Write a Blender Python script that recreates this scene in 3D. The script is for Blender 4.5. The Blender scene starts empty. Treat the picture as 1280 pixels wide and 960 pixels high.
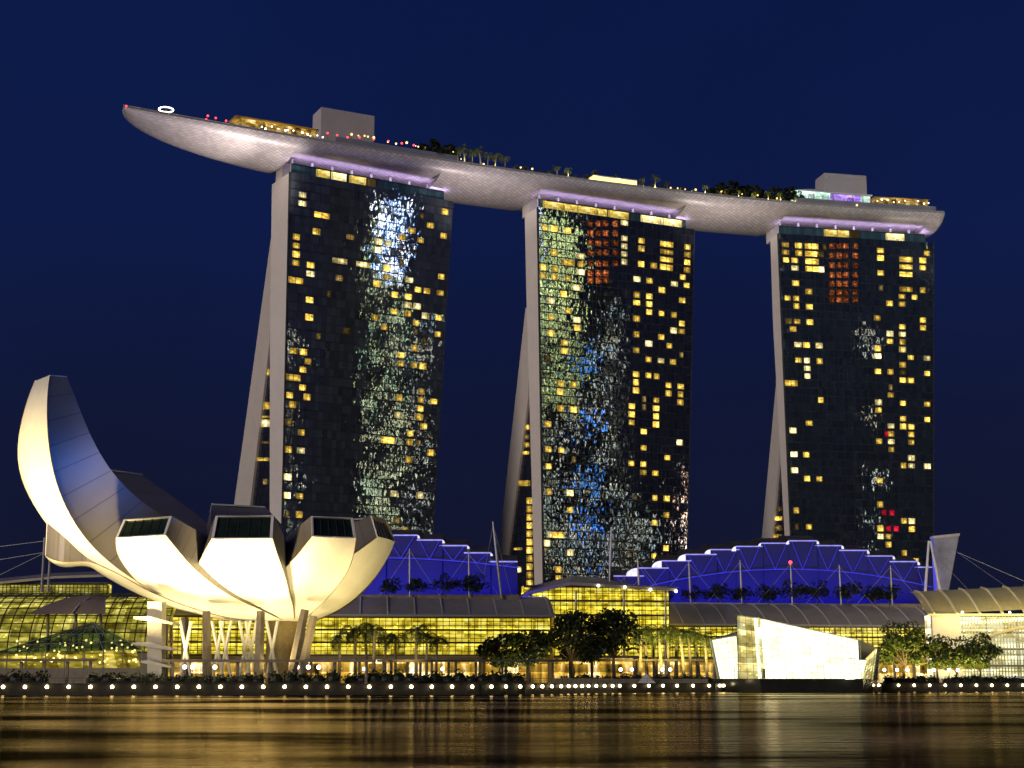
import bpy, math, random
import numpy as np
from mathutils import Vector, Matrix
random.seed(7)
D = bpy.data
sc = bpy.context.scene
col = sc.collection
R = math.radians

# ------------------------------------------------------------------ camera, sky, light
F = 1920.0; HZ = 851.0; EYE = 2.5
PITCH = math.atan((HZ - 480) / F)
cam = D.cameras.new('camera'); cam.sensor_fit = 'HORIZONTAL'; cam.sensor_width = 36; cam.lens = 36 * F / 1280
cam.clip_start = 0.5; cam.clip_end = 20000
co = D.objects.new('camera', cam); col.objects.link(co)
co.location = (0, 0, EYE); co.rotation_euler = (math.pi / 2 + PITCH, 0, 0)
sc.camera = co
vs = sc.view_settings
vs.view_transform = 'Standard'; vs.look = 'None'; vs.gamma = 1; vs.exposure = 0; vs.use_curve_mapping = False
cy = sc.cycles
cy.use_denoising = True; cy.max_bounces = 6; cy.diffuse_bounces = 2; cy.glossy_bounces = 3; cy.transmission_bounces = 4
cy.sample_clamp_indirect = 6; cy.caustics_reflective = False; cy.caustics_refractive = False

SUN_EL, SUN_AZ = R(6), R(220)      # the last glow of the city side, behind the camera on its left
w = D.worlds.new('World'); sc.world = w; w.use_nodes = True
wt = w.node_tree; wt.nodes.clear()
def wn(t): return wt.nodes.new(t)
sky = wn('ShaderNodeTexSky'); sky.sky_type = 'NISHITA'; sky.sun_disc = False
sky.sun_elevation = R(-2); sky.sun_rotation = SUN_AZ
tc = wn('ShaderNodeTexCoord'); sp = wn('ShaderNodeSeparateXYZ'); wt.links.new(tc.outputs['Generated'], sp.inputs[0])
rp = wn('ShaderNodeValToRGB'); wt.links.new(sp.outputs['Z'], rp.inputs[0])
e = rp.color_ramp.elements
e[0].position = 0.0; e[0].color = (.0070, .0085, .024, 1)
e[1].position = 0.42; e[1].color = (.0028, .0090, .057, 1)
k = e.new(0.16); k.color = (.0050, .0085, .036, 1)
k = e.new(0.28); k.color = (.0038, .0100, .058, 1)
mx = wn('ShaderNodeMix'); mx.data_type = 'RGBA'; mx.blend_type = 'ADD'; mx.inputs['Factor'].default_value = 0.004
cn = wn('ShaderNodeTexNoise'); cn.inputs['Scale'].default_value = 2.2; cn.inputs['Detail'].default_value = 4; wt.links.new(tc.outputs['Generated'], cn.inputs['Vector'])
cm = wn('ShaderNodeMapRange'); wt.links.new(cn.outputs[0], cm.inputs[0]); cm.inputs[1].default_value = .3; cm.inputs[2].default_value = .7; cm.inputs[3].default_value = .84; cm.inputs[4].default_value = 1.16
vx = wn('ShaderNodeVectorMath'); vx.operation = 'SCALE'; wt.links.new(rp.outputs[0], vx.inputs[0]); wt.links.new(cm.outputs[0], vx.inputs['Scale'])
wt.links.new(vx.outputs[0], mx.inputs['A']); wt.links.new(sky.outputs[0], mx.inputs['B'])
bg = wn('ShaderNodeBackground'); bg.inputs['Strength'].default_value = 1.0
wt.links.new(mx.outputs['Result'], bg.inputs['Color'])
wo = wn('ShaderNodeOutputWorld'); wt.links.new(bg.outputs[0], wo.inputs[0])
sl = D.lights.new('sun', 'SUN'); sl.energy = 1.5; sl.angle = R(25); sl.color = (1, .86, .78)
so = D.objects.new('sun', sl); col.objects.link(so)
so.rotation_euler = Vector((.64, .77, -.10)).to_track_quat('-Z', 'Y').to_euler()

# ------------------------------------------------------------------ measuring helpers
CAM = Vector((0, 0, EYE))
FV = Vector((0, math.cos(PITCH), math.sin(PITCH))); UV_ = Vector((0, -math.sin(PITCH), math.cos(PITCH)))
def ray(px, py): return FV + Vector((1, 0, 0)) * ((px - 640) / F) + UV_ * ((480 - py) / F)
def at(px, py, Y):
    d = ray(px, py); return CAM + d * (Y / d.y)
def atz(px, py, z):
    d = ray(px, py); return CAM + d * ((z - EYE) / d.z)
def atplane(px, py, p0, n):
    d = ray(px, py); return CAM + d * ((p0 - CAM).dot(n) / d.dot(n))

# ------------------------------------------------------------------ object helpers
def tag(o, label=None, cat=None, group=None, kind=None):
    if label: o['label'] = label
    if cat: o['category'] = cat
    if group: o['group'] = group
    if kind: o['kind'] = kind
    return o
def thing(name, label, cat, loc=(0, 0, 0), group=None):
    o = D.objects.new(name, None); col.objects.link(o); o.location = loc; o.empty_display_size = 1
    return tag(o, label, cat, group)
def under(o, parent):
    o.parent = parent
    o.matrix_parent_inverse = Matrix.Translation(-Vector(world_loc(parent)))
    return o
def world_loc(o):
    l = Vector(o.location)
    if o.type == 'MESH': return Vector((0, 0, 0))
    return l
class MB:
    def __init__(s): s.v = []; s.f = []; s.m = []; s.uv = []
    def vert(s, p): s.v.append(tuple(p)); return len(s.v) - 1
    def face(s, pts, m=0, uv=None):
        i = [s.vert(p) for p in pts]; s.f.append(i); s.m.append(m); s.uv.append(uv or [(0, 0), (1, 0), (1, 1), (0, 1)][:len(i)] + [(0, 0)] * max(0, len(i) - 4))
    def box(s, c, size, m=0, ax=None):
        c = Vector(c); hx, hy, hz = [q / 2 for q in size]
        ax = ax or (Vector((1, 0, 0)), Vector((0, 1, 0)), Vector((0, 0, 1)))
        P = lambda x, y, z: c + ax[0] * (x * hx) + ax[1] * (y * hy) + ax[2] * (z * hz)
        for q in (((-1,-1,-1),(1,-1,-1),(1,-1,1),(-1,-1,1)), ((1,1,-1),(-1,1,-1),(-1,1,1),(1,1,1)), ((-1,1,-1),(-1,-1,-1),(-1,-1,1),(-1,1,1)),
                  ((1,-1,-1),(1,1,-1),(1,1,1),(1,-1,1)), ((-1,-1,1),(1,-1,1),(1,1,1),(-1,1,1)), ((-1,1,-1),(1,1,-1),(1,-1,-1),(-1,-1,-1))):
            s.face([P(*t) for t in q], m)
    def hexa(s, a, b, m=0):
        "two quads a (front) and b (back), corners in the same order"
        s.face(a, m); s.face(b[::-1], m)
        for i in range(4):
            j = (i + 1) % 4; s.face([a[j], a[i], b[i], b[j]], m)
    def prism(s, poly, vec, m=0):
        vec = Vector(vec); a = [Vector(p) for p in poly]; b = [p + vec for p in a]; n = len(a)
        s.face(a, m); s.face(b[::-1], m)
        for i in range(n):
            j = (i + 1) % n; s.face([a[j], a[i], b[i], b[j]], m)
    def tube(s, p0, p1, r0, r1=None, n=8, m=0, cap=True):
        p0 = Vector(p0); p1 = Vector(p1); r1 = r0 if r1 is None else r1
        z = (p1 - p0).normalized(); x = z.orthogonal().normalized(); y = z.cross(x)
        A = [p0 + (x * math.cos(2*math.pi*i/n) + y * math.sin(2*math.pi*i/n)) * r0 for i in range(n)]
        B = [p1 + (x * math.cos(2*math.pi*i/n) + y * math.sin(2*math.pi*i/n)) * r1 for i in range(n)]
        ia = [s.vert(p) for p in A]; ib = [s.vert(p) for p in B]
        for i in range(n):
            j = (i + 1) % n
            s.f.append([ia[i], ia[j], ib[j], ib[i]]); s.m.append(m); s.uv.append([(0,0),(1,0),(1,1),(0,1)])
        if cap:
            for q in (ia[::-1], ib): s.f.append(q); s.m.append(m); s.uv.append([(0,0)] * n)
    def path(s, pts, r, n=6, m=0):
        for a, b in zip(pts, pts[1:]): s.tube(a, b, r, r, n, m)
    def grid(s, rows, m=0, uvs=None, closed=False):
        "rows of points -> shared-vertex surface"
        idx = [[s.vert(p) for p in r] for r in rows]
        for i in range(len(rows) - 1):
            for j in range(len(rows[0]) - (0 if closed else 1)):
                jn = (j + 1) % len(rows[0])
                s.f.append([idx[i][j], idx[i][jn], idx[i+1][jn], idx[i+1][j]]); s.m.append(m)
                s.uv.append([uvs[i][j], uvs[i][jn], uvs[i+1][jn], uvs[i+1][j]] if uvs else [(0,0),(1,0),(1,1),(0,1)])
    def ball(s, c, r, n=10, k=6, m=0):
        c = Vector(c); r = Vector((r, r, r)) if not hasattr(r, '__len__') else Vector(r)
        rows = []
        for i in range(k + 1):
            t = math.pi * i / k
            rows.append([c + Vector((r.x * math.sin(t) * math.cos(2*math.pi*j/n), r.y * math.sin(t) * math.sin(2*math.pi*j/n), r.z * math.cos(t))) for j in range(n)])
        s.grid(rows[::-1], m, closed=True)
    def build(s, name, mats, parent=None, smooth=False):
        me = D.meshes.new(name); me.from_pydata(s.v, [], s.f); mats = mats if isinstance(mats, (list, tuple)) else [mats]
        for mm in mats: me.materials.append(mm)
        me.polygons.foreach_set('material_index', s.m)
        ul = me.uv_layers.new(name='uv'); ul.data.foreach_set('uv', [c for f in s.uv for t in f for c in t])
        if smooth: me.polygons.foreach_set('use_smooth', [True] * len(s.f))
        me.update()
        o = D.objects.new(name, me); col.objects.link(o)
        if parent: under(o, parent)
        return o

# ------------------------------------------------------------------ materials
class G:
    "small node graph writer"
    def __init__(s, name):
        s.mat = D.materials.new(name); s.mat.use_nodes = True; s.t = s.mat.node_tree; s.t.nodes.clear()
        s.out = s.t.nodes.new('ShaderNodeOutputMaterial')
    def n(s, t, props=None, **ins):
        q = s.t.nodes.new('ShaderNode' + t)
        for k_, v in (props or {}).items(): setattr(q, k_, v)
        for k_, v in ins.items():
            key = int(k_[1:]) if k_[0] == 'i' and k_[1:].isdigit() else k_.replace('_', ' ')
            s.put(q.inputs[key], v)
        return q
    def put(s, sock, v):
        if hasattr(v, 'is_output') or hasattr(v, 'links'): s.t.links.new(v, sock)
        elif hasattr(v, 'outputs'): s.t.links.new(v.outputs[0], sock)
        else:
            if isinstance(v, (tuple, list)) and len(v) == 3 and sock.type == 'RGBA': v = (*v, 1)
            sock.default_value = v
    def math(s, op, a, b=0.0, c=0.0):
        q = s.n('Math', {'operation': op}, i0=a, i1=b)
        if op in ('MULTIPLY_ADD', 'SMOOTH_MIN'): s.put(q.inputs[2], c)
        return q.outputs[0]
    def mix(s, f, a, b, bt='MIX'):
        q = s.n('Mix', {'data_type': 'RGBA', 'blend_type': bt}); s.put(q.inputs['Factor'], f); s.put(q.inputs[6], a); s.put(q.inputs[7], b)
        return q.outputs[2]
    def ramp(s, f, stops):
        q = s.n('ValToRGB', i0=f); el = q.color_ramp.elements
        while len(el) < len(stops): el.new(0.5)
        for x, (p, c) in zip(el, stops): x.position = p; x.color = (*c, 1) if len(c) == 3 else c
        return q.outputs[0]
    def end(s, sh): s.t.links.new(sh.outputs[0], s.out.inputs[0]); return s.mat
def surf(name, c, rough=.6, var=.18, scale=1.5, metal=0, bump=.0, spec=.5):
    g = G(name); t = g.n('TexCoord')
    nz = g.n('TexNoise', None, Vector=t.outputs['Object'], Scale=scale, Detail=5.0)
    nz2 = g.n('TexNoise', None, Vector=t.outputs['Object'], Scale=scale * .12, Detail=3.0)
    f = g.math('ADD', g.math('MULTIPLY', nz.outputs[0], .5), g.math('MULTIPLY', nz2.outputs[0], .5))
    c0 = tuple(q * (1 - 2 * var) for q in c); c1 = tuple(min(1, q * (1 + 2 * var)) for q in c)
    cc = g.ramp(f, [(.3, c0), (.7, c1)])
    b = g.n('BsdfPrincipled', None, Base_Color=cc, Roughness=rough, Metallic=metal)
    b.inputs['Specular IOR Level'].default_value = spec
    if bump:
        bp = g.n('Bump', None, Height=nz.outputs[0], Strength=bump, Distance=.2); g.put(b.inputs['Normal'], bp.outputs[0])
    return g.end(b)
def glow(name, c, s=1.0, sample=True):
    g = G(name); t = g.n('TexCoord'); nz = g.n('TexNoise', None, Vector=t.outputs['Object'], Scale=.7, Detail=2.0)
    st = g.math('MULTIPLY', g.math('ADD', nz.outputs[0], .5), s)
    m = g.end(g.n('Emission', None, Color=c, Strength=st))
    if not sample: m.cycles.emission_sampling = 'NONE'
    return m
def leafmat(name, c1, c2):
    g = G(name); t = g.n('TexCoord'); nz = g.n('TexNoise', None, Vector=t.outputs['Object'], Scale=.9, Detail=3.0)
    cc = g.ramp(nz.outputs[0], [(.35, c1), (.65, c2)])
    d = g.n('BsdfPrincipled', None, Base_Color=cc, Roughness=.5)
    tr = g.n('BsdfTranslucent', None, Color=cc)
    return g.end(g.n('MixShader', None, i0=.3, i1=d, i2=tr))

M = {}
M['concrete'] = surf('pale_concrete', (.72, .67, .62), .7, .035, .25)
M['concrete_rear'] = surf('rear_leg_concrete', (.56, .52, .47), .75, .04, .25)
def panelmat():
    g = G('museum_shaded_panel'); t = g.n('TexCoord'); uv = g.n('UVMap'); sx = g.n('SeparateXYZ', None, i0=uv.outputs[0])
    ln = g.math('LESS_THAN', g.math('FRACT', sx.outputs[1]), .05)
    cell = g.n('CombineXYZ', None, X=g.math('FLOOR', sx.outputs[1])); w5 = g.n('TexWhiteNoise', {'noise_dimensions': '3D'}, Vector=cell.outputs[0])
    nz = g.n('TexNoise', None, Vector=t.outputs['Object'], Scale=.25, Detail=4.0)
    c = g.mix(g.math('MULTIPLY_ADD', nz.outputs[0], .6, g.math('MULTIPLY', w5.outputs['Value'], .35)), (.13, .12, .14), (.20, .185, .205))  # weaker light on the white panels is put into this grey
    c = g.mix(g.math('MULTIPLY', ln, .55), c, (.03, .03, .04))
    return g.end(g.n('BsdfPrincipled', None, Base_Color=c, Roughness=.45, Metallic=.15))
M['panel'] = panelmat()
def skinmat():
    g = G('museum_skin'); t = g.n('TexCoord'); uv = g.n('UVMap')
    sx = g.n('SeparateXYZ', None, i0=uv.outputs[0])
    fx = g.math('FRACT', g.math('MULTIPLY', sx.outputs[0], 1.0)); fy = g.math('FRACT', sx.outputs[1])
    ln = g.math('MAXIMUM', g.math('LESS_THAN', fx, .03), g.math('LESS_THAN', fy, .03))
    nz = g.n('TexNoise', None, Vector=t.outputs['Object'], Scale=.3, Detail=3.0)
    c = g.mix(g.math('MULTIPLY', ln, .12), g.ramp(nz.outputs[0], [(.3, (.74, .72, .68)), (.7, (.82, .80, .76))]), (.3, .3, .3))
    return g.end(g.n('BsdfPrincipled', None, Base_Color=c, Roughness=.5))
M['skin'] = skinmat()
M['dark'] = surf('dark_metal', (.03, .03, .03), .4, .2)
M['steel'] = surf('grey_steel', (.35, .34, .33), .4, .1, 1, .3)
M['white'] = surf('white_paint', (.75, .74, .70), .5, .06)
M['pillar'] = surf('brown_concrete_pillar', (.26, .22, .16), .7, .15, .8)
M['roof'] = surf('grey_roof_sheet', (.36, .32, .26), .45, .10, .4)
M['rib'] = surf('pale_roof_rib', (.62, .58, .48), .5, .08)
M['gold_rib'] = surf('cream_steel_rib', (.7, .62, .38), .5, .08)
M['mullion'] = surf('dark_mullion', (.045, .04, .02), .5, .1)
M['trunk'] = surf('bark', (.12, .09, .06), .9, .3, 4, 0, .4)
M['palmtrunk'] = surf('palm_bark', (.32, .27, .19), .9, .2, 4, 0, .4)
M['leaf_dark'] = leafmat('dark_leaf', (.010, .018, .006), (.025, .040, .010))
M['leaf'] = leafmat('green_leaf', (.03, .05, .01), (.07, .10, .02))
M['leaf_y'] = leafmat('bright_green_leaf', (.05, .08, .015), (.12, .16, .03))
M['stone'] = surf('seawall_stone', (.020, .017, .011), .8, .25, .8, 0, .3)
M['paving'] = surf('promenade_paving', (.16, .14, .11), .8, .15, .6)
M['soil'] = surf('ground', (.06, .06, .05), .9, .2, .05)
M['bluewall'] = surf('hall_roof_cladding', (.022, .022, .034), .6, .08, .15)
M['tent'] = surf('green_glass_sheet', (.07, .12, .09), .15, .15, .3)
M['base_dark'] = surf('dark_plinth', (.035, .036, .03), .25, .2, .3)
M['lampglobe'] = glow('lamp_globe', (1, .80, .42), 16)
M['white_glow'] = glow('white_lamp', (1, .93, .78), 6, False)
M['warm_glow'] = glow('warm_lamp', (1, .66, .20), 3, False)
M['red_glow'] = glow('red_lamp', (1, .05, .06), 4, False)
M['blue_led'] = glow('blue_led', (.08, .08, 1), .6, False)
M['led_edge'] = glow('violet_led', (.36, .34, 1), 1.0, False)
M['scallop'] = glow('lit_shell_glazing', (.80, .76, 1), 1.3, False)
M['purple_glow'] = glow('purple_lamp', (.45, .2, 1), 1.8, False)

def facade_mat(name, base, tilt, jit):
    g = G(name); uv = g.n('UVMap'); s = g.n('SeparateXYZ', None, i0=uv.outputs[0]); u, v = s.outputs[0], s.outputs[1]
    fu = g.math('FRACT', u); fv = g.math('FRACT', v); fh = g.math('FRACT', g.math('MULTIPLY', u, 2.0))
    l1 = g.math('MAXIMUM', g.math('LESS_THAN', fu, .07), g.math('LESS_THAN', fv, .13))
    l2 = g.math('MULTIPLY', g.math('LESS_THAN', fh, .09), .6)
    ln = g.math('MAXIMUM', l1, l2)
    cell = g.n('CombineXYZ', None, X=g.math('FLOOR', g.math('MULTIPLY', u, 2.0)), Y=g.math('FLOOR', v))
    wn_ = g.n('TexWhiteNoise', {'noise_dimensions': '3D'}, Vector=cell.outputs[0])
    ripple = g.n('TexNoise', None, Vector=g.n('Mapping', None, Vector=uv.outputs[0], Scale=(3.8, 1.4, 1)).outputs[0], Scale=1.0, Detail=2.0)
    def vm(op, a, b=None, sc_=None):
        q = g.n('VectorMath', {'operation': op}); g.put(q.inputs[0], a)
        if b is not None: g.put(q.inputs[1], b)
        if sc_ is not None: g.put(q.inputs['Scale'], sc_)
        return q.outputs[0]
    j = vm('SCALE', vm('SUBTRACT', wn_.outputs['Color'], (.5, .5, .5)), sc_=jit)
    r_ = vm('SCALE', vm('SUBTRACT', ripple.outputs['Color'], (.5, .5, .5)), sc_=jit * 4.6)
    geo = g.n('NewGeometry')
    nn = vm('NORMALIZE', vm('ADD', vm('ADD', geo.outputs['Normal'], j), vm('ADD', r_, (0, 0, -tilt))))
    shade = g.n('TexWhiteNoise', {'noise_dimensions': '3D'}, Vector=vm('ADD', cell.outputs[0], (31.5, 7.5, 2.5)))
    pane = g.mix(shade.outputs['Value'], tuple(q * .7 for q in base), tuple(q * 1.35 for q in base))
    gl = g.n('BsdfPrincipled', None, Base_Color=pane, Roughness=.03, IOR=2.1); g.put(gl.inputs['Normal'], nn)
    fr = g.n('BsdfPrincipled', None, Base_Color=(.008, .009, .011), Roughness=.5)
    return g.end(g.n('MixShader', None, i0=ln, i1=gl, i2=fr))
M['fac1'] = facade_mat('tower_curtain_glass_haze_grey', (.055, .066, .076), .0, .011)  # mirrored city haze put into the base as a lighter grey
M['fac2'] = facade_mat('tower_curtain_glass_black', (.018, .020, .024), .0, .011)
M['fac3'] = facade_mat('tower_curtain_glass_blue', (.018, .026, .034), .0, .008)
M['crown'] = facade_mat('crown_glass', (.05, .11, .13), .0, .01)

def window_mat(name, ca, cb, s):
    "a lit hotel room seen through its pane: lamp side, curtain side, dark glazing bar"
    g = G(name); uv = g.n('UVMap'); sp_ = g.n('SeparateXYZ', None, i0=uv.outputs[0]); oi = g.n('ObjectInfo')
    off = g.n('CombineXYZ', None, X=g.math('MULTIPLY', oi.outputs['Random'], 57.0), Y=g.math('MULTIPLY', oi.outputs['Random'], 91.0))
    q = g.n('VectorMath', {'operation': 'ADD'}, i0=uv.outputs[0], i1=off.outputs[0])
    nz = g.n('TexNoise', None, Vector=q.outputs[0], Scale=3.0, Detail=2.5)
    c = g.ramp(nz.outputs[0], [(.36, ca), (.62, cb)])
    bar = g.math('LESS_THAN', g.math('ABSOLUTE', g.math('SUBTRACT', sp_.outputs[0], .5)), .04)
    wr = g.n('TexWhiteNoise', {'noise_dimensions': '1D'}, W=g.math('MULTIPLY', oi.outputs['Random'], 777.0)); rc = g.n('SeparateColor', None, Color=wr.outputs['Color'])
    # drawn curtain on one side, a lamp somewhere low in the room, a lighter ceiling
    cur = g.math('LESS_THAN', sp_.outputs[0], g.math('MULTIPLY', rc.outputs[0], .45))
    cur2 = g.math('GREATER_THAN', sp_.outputs[0], g.math('SUBTRACT', 1.0, g.math('MULTIPLY', rc.outputs[1], .35)))
    dx = g.math('SUBTRACT', sp_.outputs[0], g.math('MULTIPLY_ADD', rc.outputs[2], .6, .2)); dy = g.math('SUBTRACT', sp_.outputs[1], g.math('MULTIPLY_ADD', rc.outputs[0], .4, .2))
    dd = g.math('ADD', g.math('MULTIPLY', dx, dx), g.math('MULTIPLY', dy, dy))
    lampf = g.math('DIVIDE', .06, g.math('ADD', dd, .035))
    st = g.math('MULTIPLY', g.math('MULTIPLY_ADD', g.math('POWER', oi.outputs['Random'], 1.6), 1.1, .30), s)
    st = g.math('MULTIPLY', st, g.math('ADD', g.math('MULTIPLY_ADD', g.math('POWER', nz.outputs[0], 2.0), 1.6, .1), lampf))
    st = g.math('MULTIPLY', st, g.math('SUBTRACT', 1.0, g.math('MULTIPLY', g.math('MAXIMUM', cur, cur2), .55)))
    st = g.math('MULTIPLY', st, g.math('SUBTRACT', 1.0, g.math('MULTIPLY', bar, .6)))
    m = g.end(g.n('Emission', None, Color=c, Strength=st)); m.cycles.emission_sampling = 'NONE'; return m
M['win'] = window_mat('warm_room', (1, .44, .02), (1, .78, .16), 1.7)
M['win_hot'] = window_mat('bright_room', (1, .68, .16), (1, .90, .48), 2.3)
M['win_dim'] = window_mat('dim_room', (.45, .22, .03), (.62, .45, .16), .45)
M['win_red'] = window_mat('red_room', (.10, .010, .004), (.80, .22, .06), .75)
M['win_neon'] = window_mat('red_neon', (1, .01, .04), (.8, .02, .06), .9)

def interior_mat(name, c1, c2, c3, s, fl=1.0, sx_=.5, st_=(.35, .8, 1), storeys=True):
    "the lit rooms behind a glass front: storeys, bays and lamps, as light given off"
    g = G(name); uv = g.n('UVMap'); s_ = g.n('SeparateXYZ', None, i0=uv.outputs[0])
    cell = g.n('CombineXYZ', None, X=g.math('FLOOR', g.math('MULTIPLY', s_.outputs[0], sx_)), Y=g.math('FLOOR', g.math('MULTIPLY', s_.outputs[1], fl)))
    wn2 = g.n('TexWhiteNoise', {'noise_dimensions': '3D'}, Vector=cell.outputs[0])
    nz = g.n('TexNoise', None, Vector=g.n('Mapping', None, Vector=uv.outputs[0], Scale=st_).outputs[0], Scale=1.0, Detail=4.0)
    vo = g.n('TexVoronoi', None, Vector=g.n('Mapping', None, Vector=uv.outputs[0], Scale=(.45, .9, 1)).outputs[0], Scale=1.0)
    f = g.math('MULTIPLY_ADD', wn2.outputs[0], .3, g.math('MULTIPLY', nz.outputs[0], .75))
    c = g.ramp(f, [(.28, c1), (.55, c2), (.8, c3)])
    lamp = g.math('LESS_THAN', vo.outputs['Distance'], .16)
    st = g.math('MULTIPLY', s, g.math('MULTIPLY_ADD', lamp, 1.6, g.math('MULTIPLY_ADD', f, .9, .45)))
    fy = g.math('FRACT', g.math('DIVIDE', s_.outputs[1], 3.75))
    if storeys: st = g.math('MULTIPLY', st, g.math('MULTIPLY_ADD', g.math('POWER', fy, 2.0), .95, .55))
    col_ = g.math('LESS_THAN', g.math('FRACT', g.math('DIVIDE', s_.outputs[0], 9.0)), .09)
    if storeys: st = g.math('MULTIPLY', st, g.math('SUBTRACT', 1.0, g.math('MULTIPLY', col_, .5)))
    m = g.end(g.n('Emission', None, Color=c, Strength=st)); return m
M['mall'] = interior_mat('mall_interior', (.26, .16, .004), (1, .68, .04), (1, .84, .22), 1.85)
M['shop'] = interior_mat('shop_interior', (.015, .009, .002), (.30, .17, .02), (1, .84, .45), 2.9, .3, .3, (.55, .12, 1))
M['deckbar'] = interior_mat('deck_restaurant_interior', (.01, .006, .002), (.35, .20, .03), (1, .80, .40), 1.5, .45, .5)
M['coolbar'] = interior_mat('cool_bar_interior', (.25, .5, .4), (.7, .95, .8), (1, 1, .9), 1.3, .4, .3)
M['purplebar'] = interior_mat('violet_bar_interior', (.15, .03, .6), (.5, .3, 1), (.9, .6, .4), 1.2, .5, .3)
M['crown_room'] = interior_mat('crown_room_interior', (.40, .25, .02), (1, .70, .13), (1, .9, .5), 1.0, .6, .5)
M['crown_hot'] = interior_mat('crown_bright_interior', (.7, .5, .1), (1, .84, .35), (1, .95, .7), 1.6, .6, .5)
M['crystal'] = interior_mat('pavilion_interior', (1, .86, .50), (1, .93, .68), (1, .97, .84), 2.7, .4, .3, storeys=False)
M['crystal_dim'] = interior_mat('pavilion_corner', (.5, .34, .07), (1, .74, .26), (1, .9, .55), 1.5, .4, .3)
M['arch'] = interior_mat('arch_hall_interior', (.55, .42, .14), (1, .85, .48), (1, .95, .75), 1.7, .4, .3)

def glassmat(name, c=(.8, .9, .85), a=.12):
    g = G(name); tr = g.n('BsdfTransparent', None, Color=c); gl = g.n('BsdfGlossy', None, Color=(.9, .95, .95), Roughness=.05)
    nz = g.n('TexNoise', None, Scale=.4)
    return g.end(g.n('MixShader', None, i0=g.math('MULTIPLY', nz.outputs[0], 2 * a), i1=tr, i2=gl))
M['glass'] = glassmat('clear_glass')
M['trim'] = surf('bronze_trim', (.20, .15, .08), .5, .1)
M['skyl'] = surf('skylight_glass', (.012, .022, .012), .12, .3, .5)

def hull_mat():
    g = G('sky_deck_scales'); uv = g.n('UVMap'); s = g.n('SeparateXYZ', None, i0=uv.outputs[0]); u, v = s.outputs[0], s.outputs[1]
    a = g.math('ADD', g.math('MULTIPLY', u, .50), g.math('MULTIPLY', v, .55)); b = g.math('SUBTRACT', g.math('MULTIPLY', u, .42), g.math('MULTIPLY', v, 1.0))
    ln = g.math('MAXIMUM', g.math('LESS_THAN', g.math('FRACT', a), .08), g.math('LESS_THAN', g.math('FRACT', b), .13))
    cell = g.n('CombineXYZ', None, X=g.math('FLOOR', a), Y=g.math('FLOOR', b))
    wn3 = g.n('TexWhiteNoise', {'noise_dimensions': '3D'}, Vector=cell.outputs[0])
    c = g.mix(wn3.outputs['Value'], (.56, .52, .49), (.72, .67, .64)); c = g.mix(g.math('MULTIPLY', ln, .75), c, (.20, .17, .17))
    return g.end(g.n('BsdfPrincipled', None, Base_Color=c, Roughness=.42, Metallic=.1))
M['hull'] = hull_mat()

def water_mat():
    g = G('bay_water'); geo = g.n('NewGeometry')
    def nz(sx, sy, d=3.0):
        return g.n('TexNoise', None, Vector=g.n('Mapping', None, Vector=geo.outputs['Position'], Scale=(sx, sy, 1)).outputs[0], Scale=1.0, Detail=d).outputs[0]
    band = g.ramp(nz(.020, .042, 6.0), [(.42, (0, 0, 0)), (.62, (1, 1, 1))])
    h = g.math('ADD', g.math('MULTIPLY', nz(.25, .5, 4.0), .6), g.math('MULTIPLY', nz(.9, 1.5, 3.0), .22))
    bp = g.n('Bump', None, Height=h, Strength=g.math('MULTIPLY_ADD', band, .45, .12), Distance=.5)
    rough = g.math('MULTIPLY_ADD', band, .09, .13)
    lw = g.n('Fresnel', None, IOR=1.33); g.put(lw.inputs['Normal'], bp.outputs[0])
    gl = g.n('BsdfGlossy', None, Color=(1, .82, .50), Roughness=rough); g.put(gl.inputs['Normal'], bp.outputs[0])  # gold of the mirrored lights put into the gloss tint
    df = g.n('BsdfDiffuse', None, Color=(.003, .003, .006))
    fac = g.math('MULTIPLY', lw.outputs[0], g.math('MULTIPLY_ADD', band, .62, .05))
    return g.end(g.n('MixShader', None, i0=fac, i1=df, i2=gl))
M['water'] = water_mat()

def lamp_spot(name, loc, to, energy, c, ang=80, size=1.0, blend=.6):
    l = D.lights.new(name, 'SPOT'); l.energy = energy; l.color = c; l.spot_size = R(ang); l.spot_blend = blend; l.shadow_soft_size = size
    o = D.objects.new(name, l); col.objects.link(o); o.location = loc
    o.rotation_euler = (Vector(to) - Vector(loc)).to_track_quat('-Z', 'Y').to_euler(); return o
def lamp_area(name, loc, to, energy, c, sx, sy, xdir=None):
    l = D.lights.new(name, 'AREA'); l.shape = 'RECTANGLE'; l.size = sx; l.size_y = sy; l.energy = energy; l.color = c
    o = D.objects.new(name, l); col.objects.link(o)
    z = (Vector(loc) - Vector(to)).normalized(); x = Vector(xdir or (1, 0, 0)); x = (x - z * x.dot(z)).normalized(); y = z.cross(x)
    o.matrix_world = Matrix(((x.x, y.x, z.x, loc[0]), (x.y, y.y, z.y, loc[1]), (x.z, y.z, z.z, loc[2]), (0, 0, 0, 1)))
    return o
def interp(tab, z):
    tab = sorted(tab); return float(np.interp(z, [a for a, b in tab], [b for a, b in tab]))
ORD = 'first second third fourth fifth sixth seventh eighth ninth tenth eleventh twelfth thirteenth fourteenth fifteenth sixteenth seventeenth eighteenth nineteenth twentieth'.split()

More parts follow.
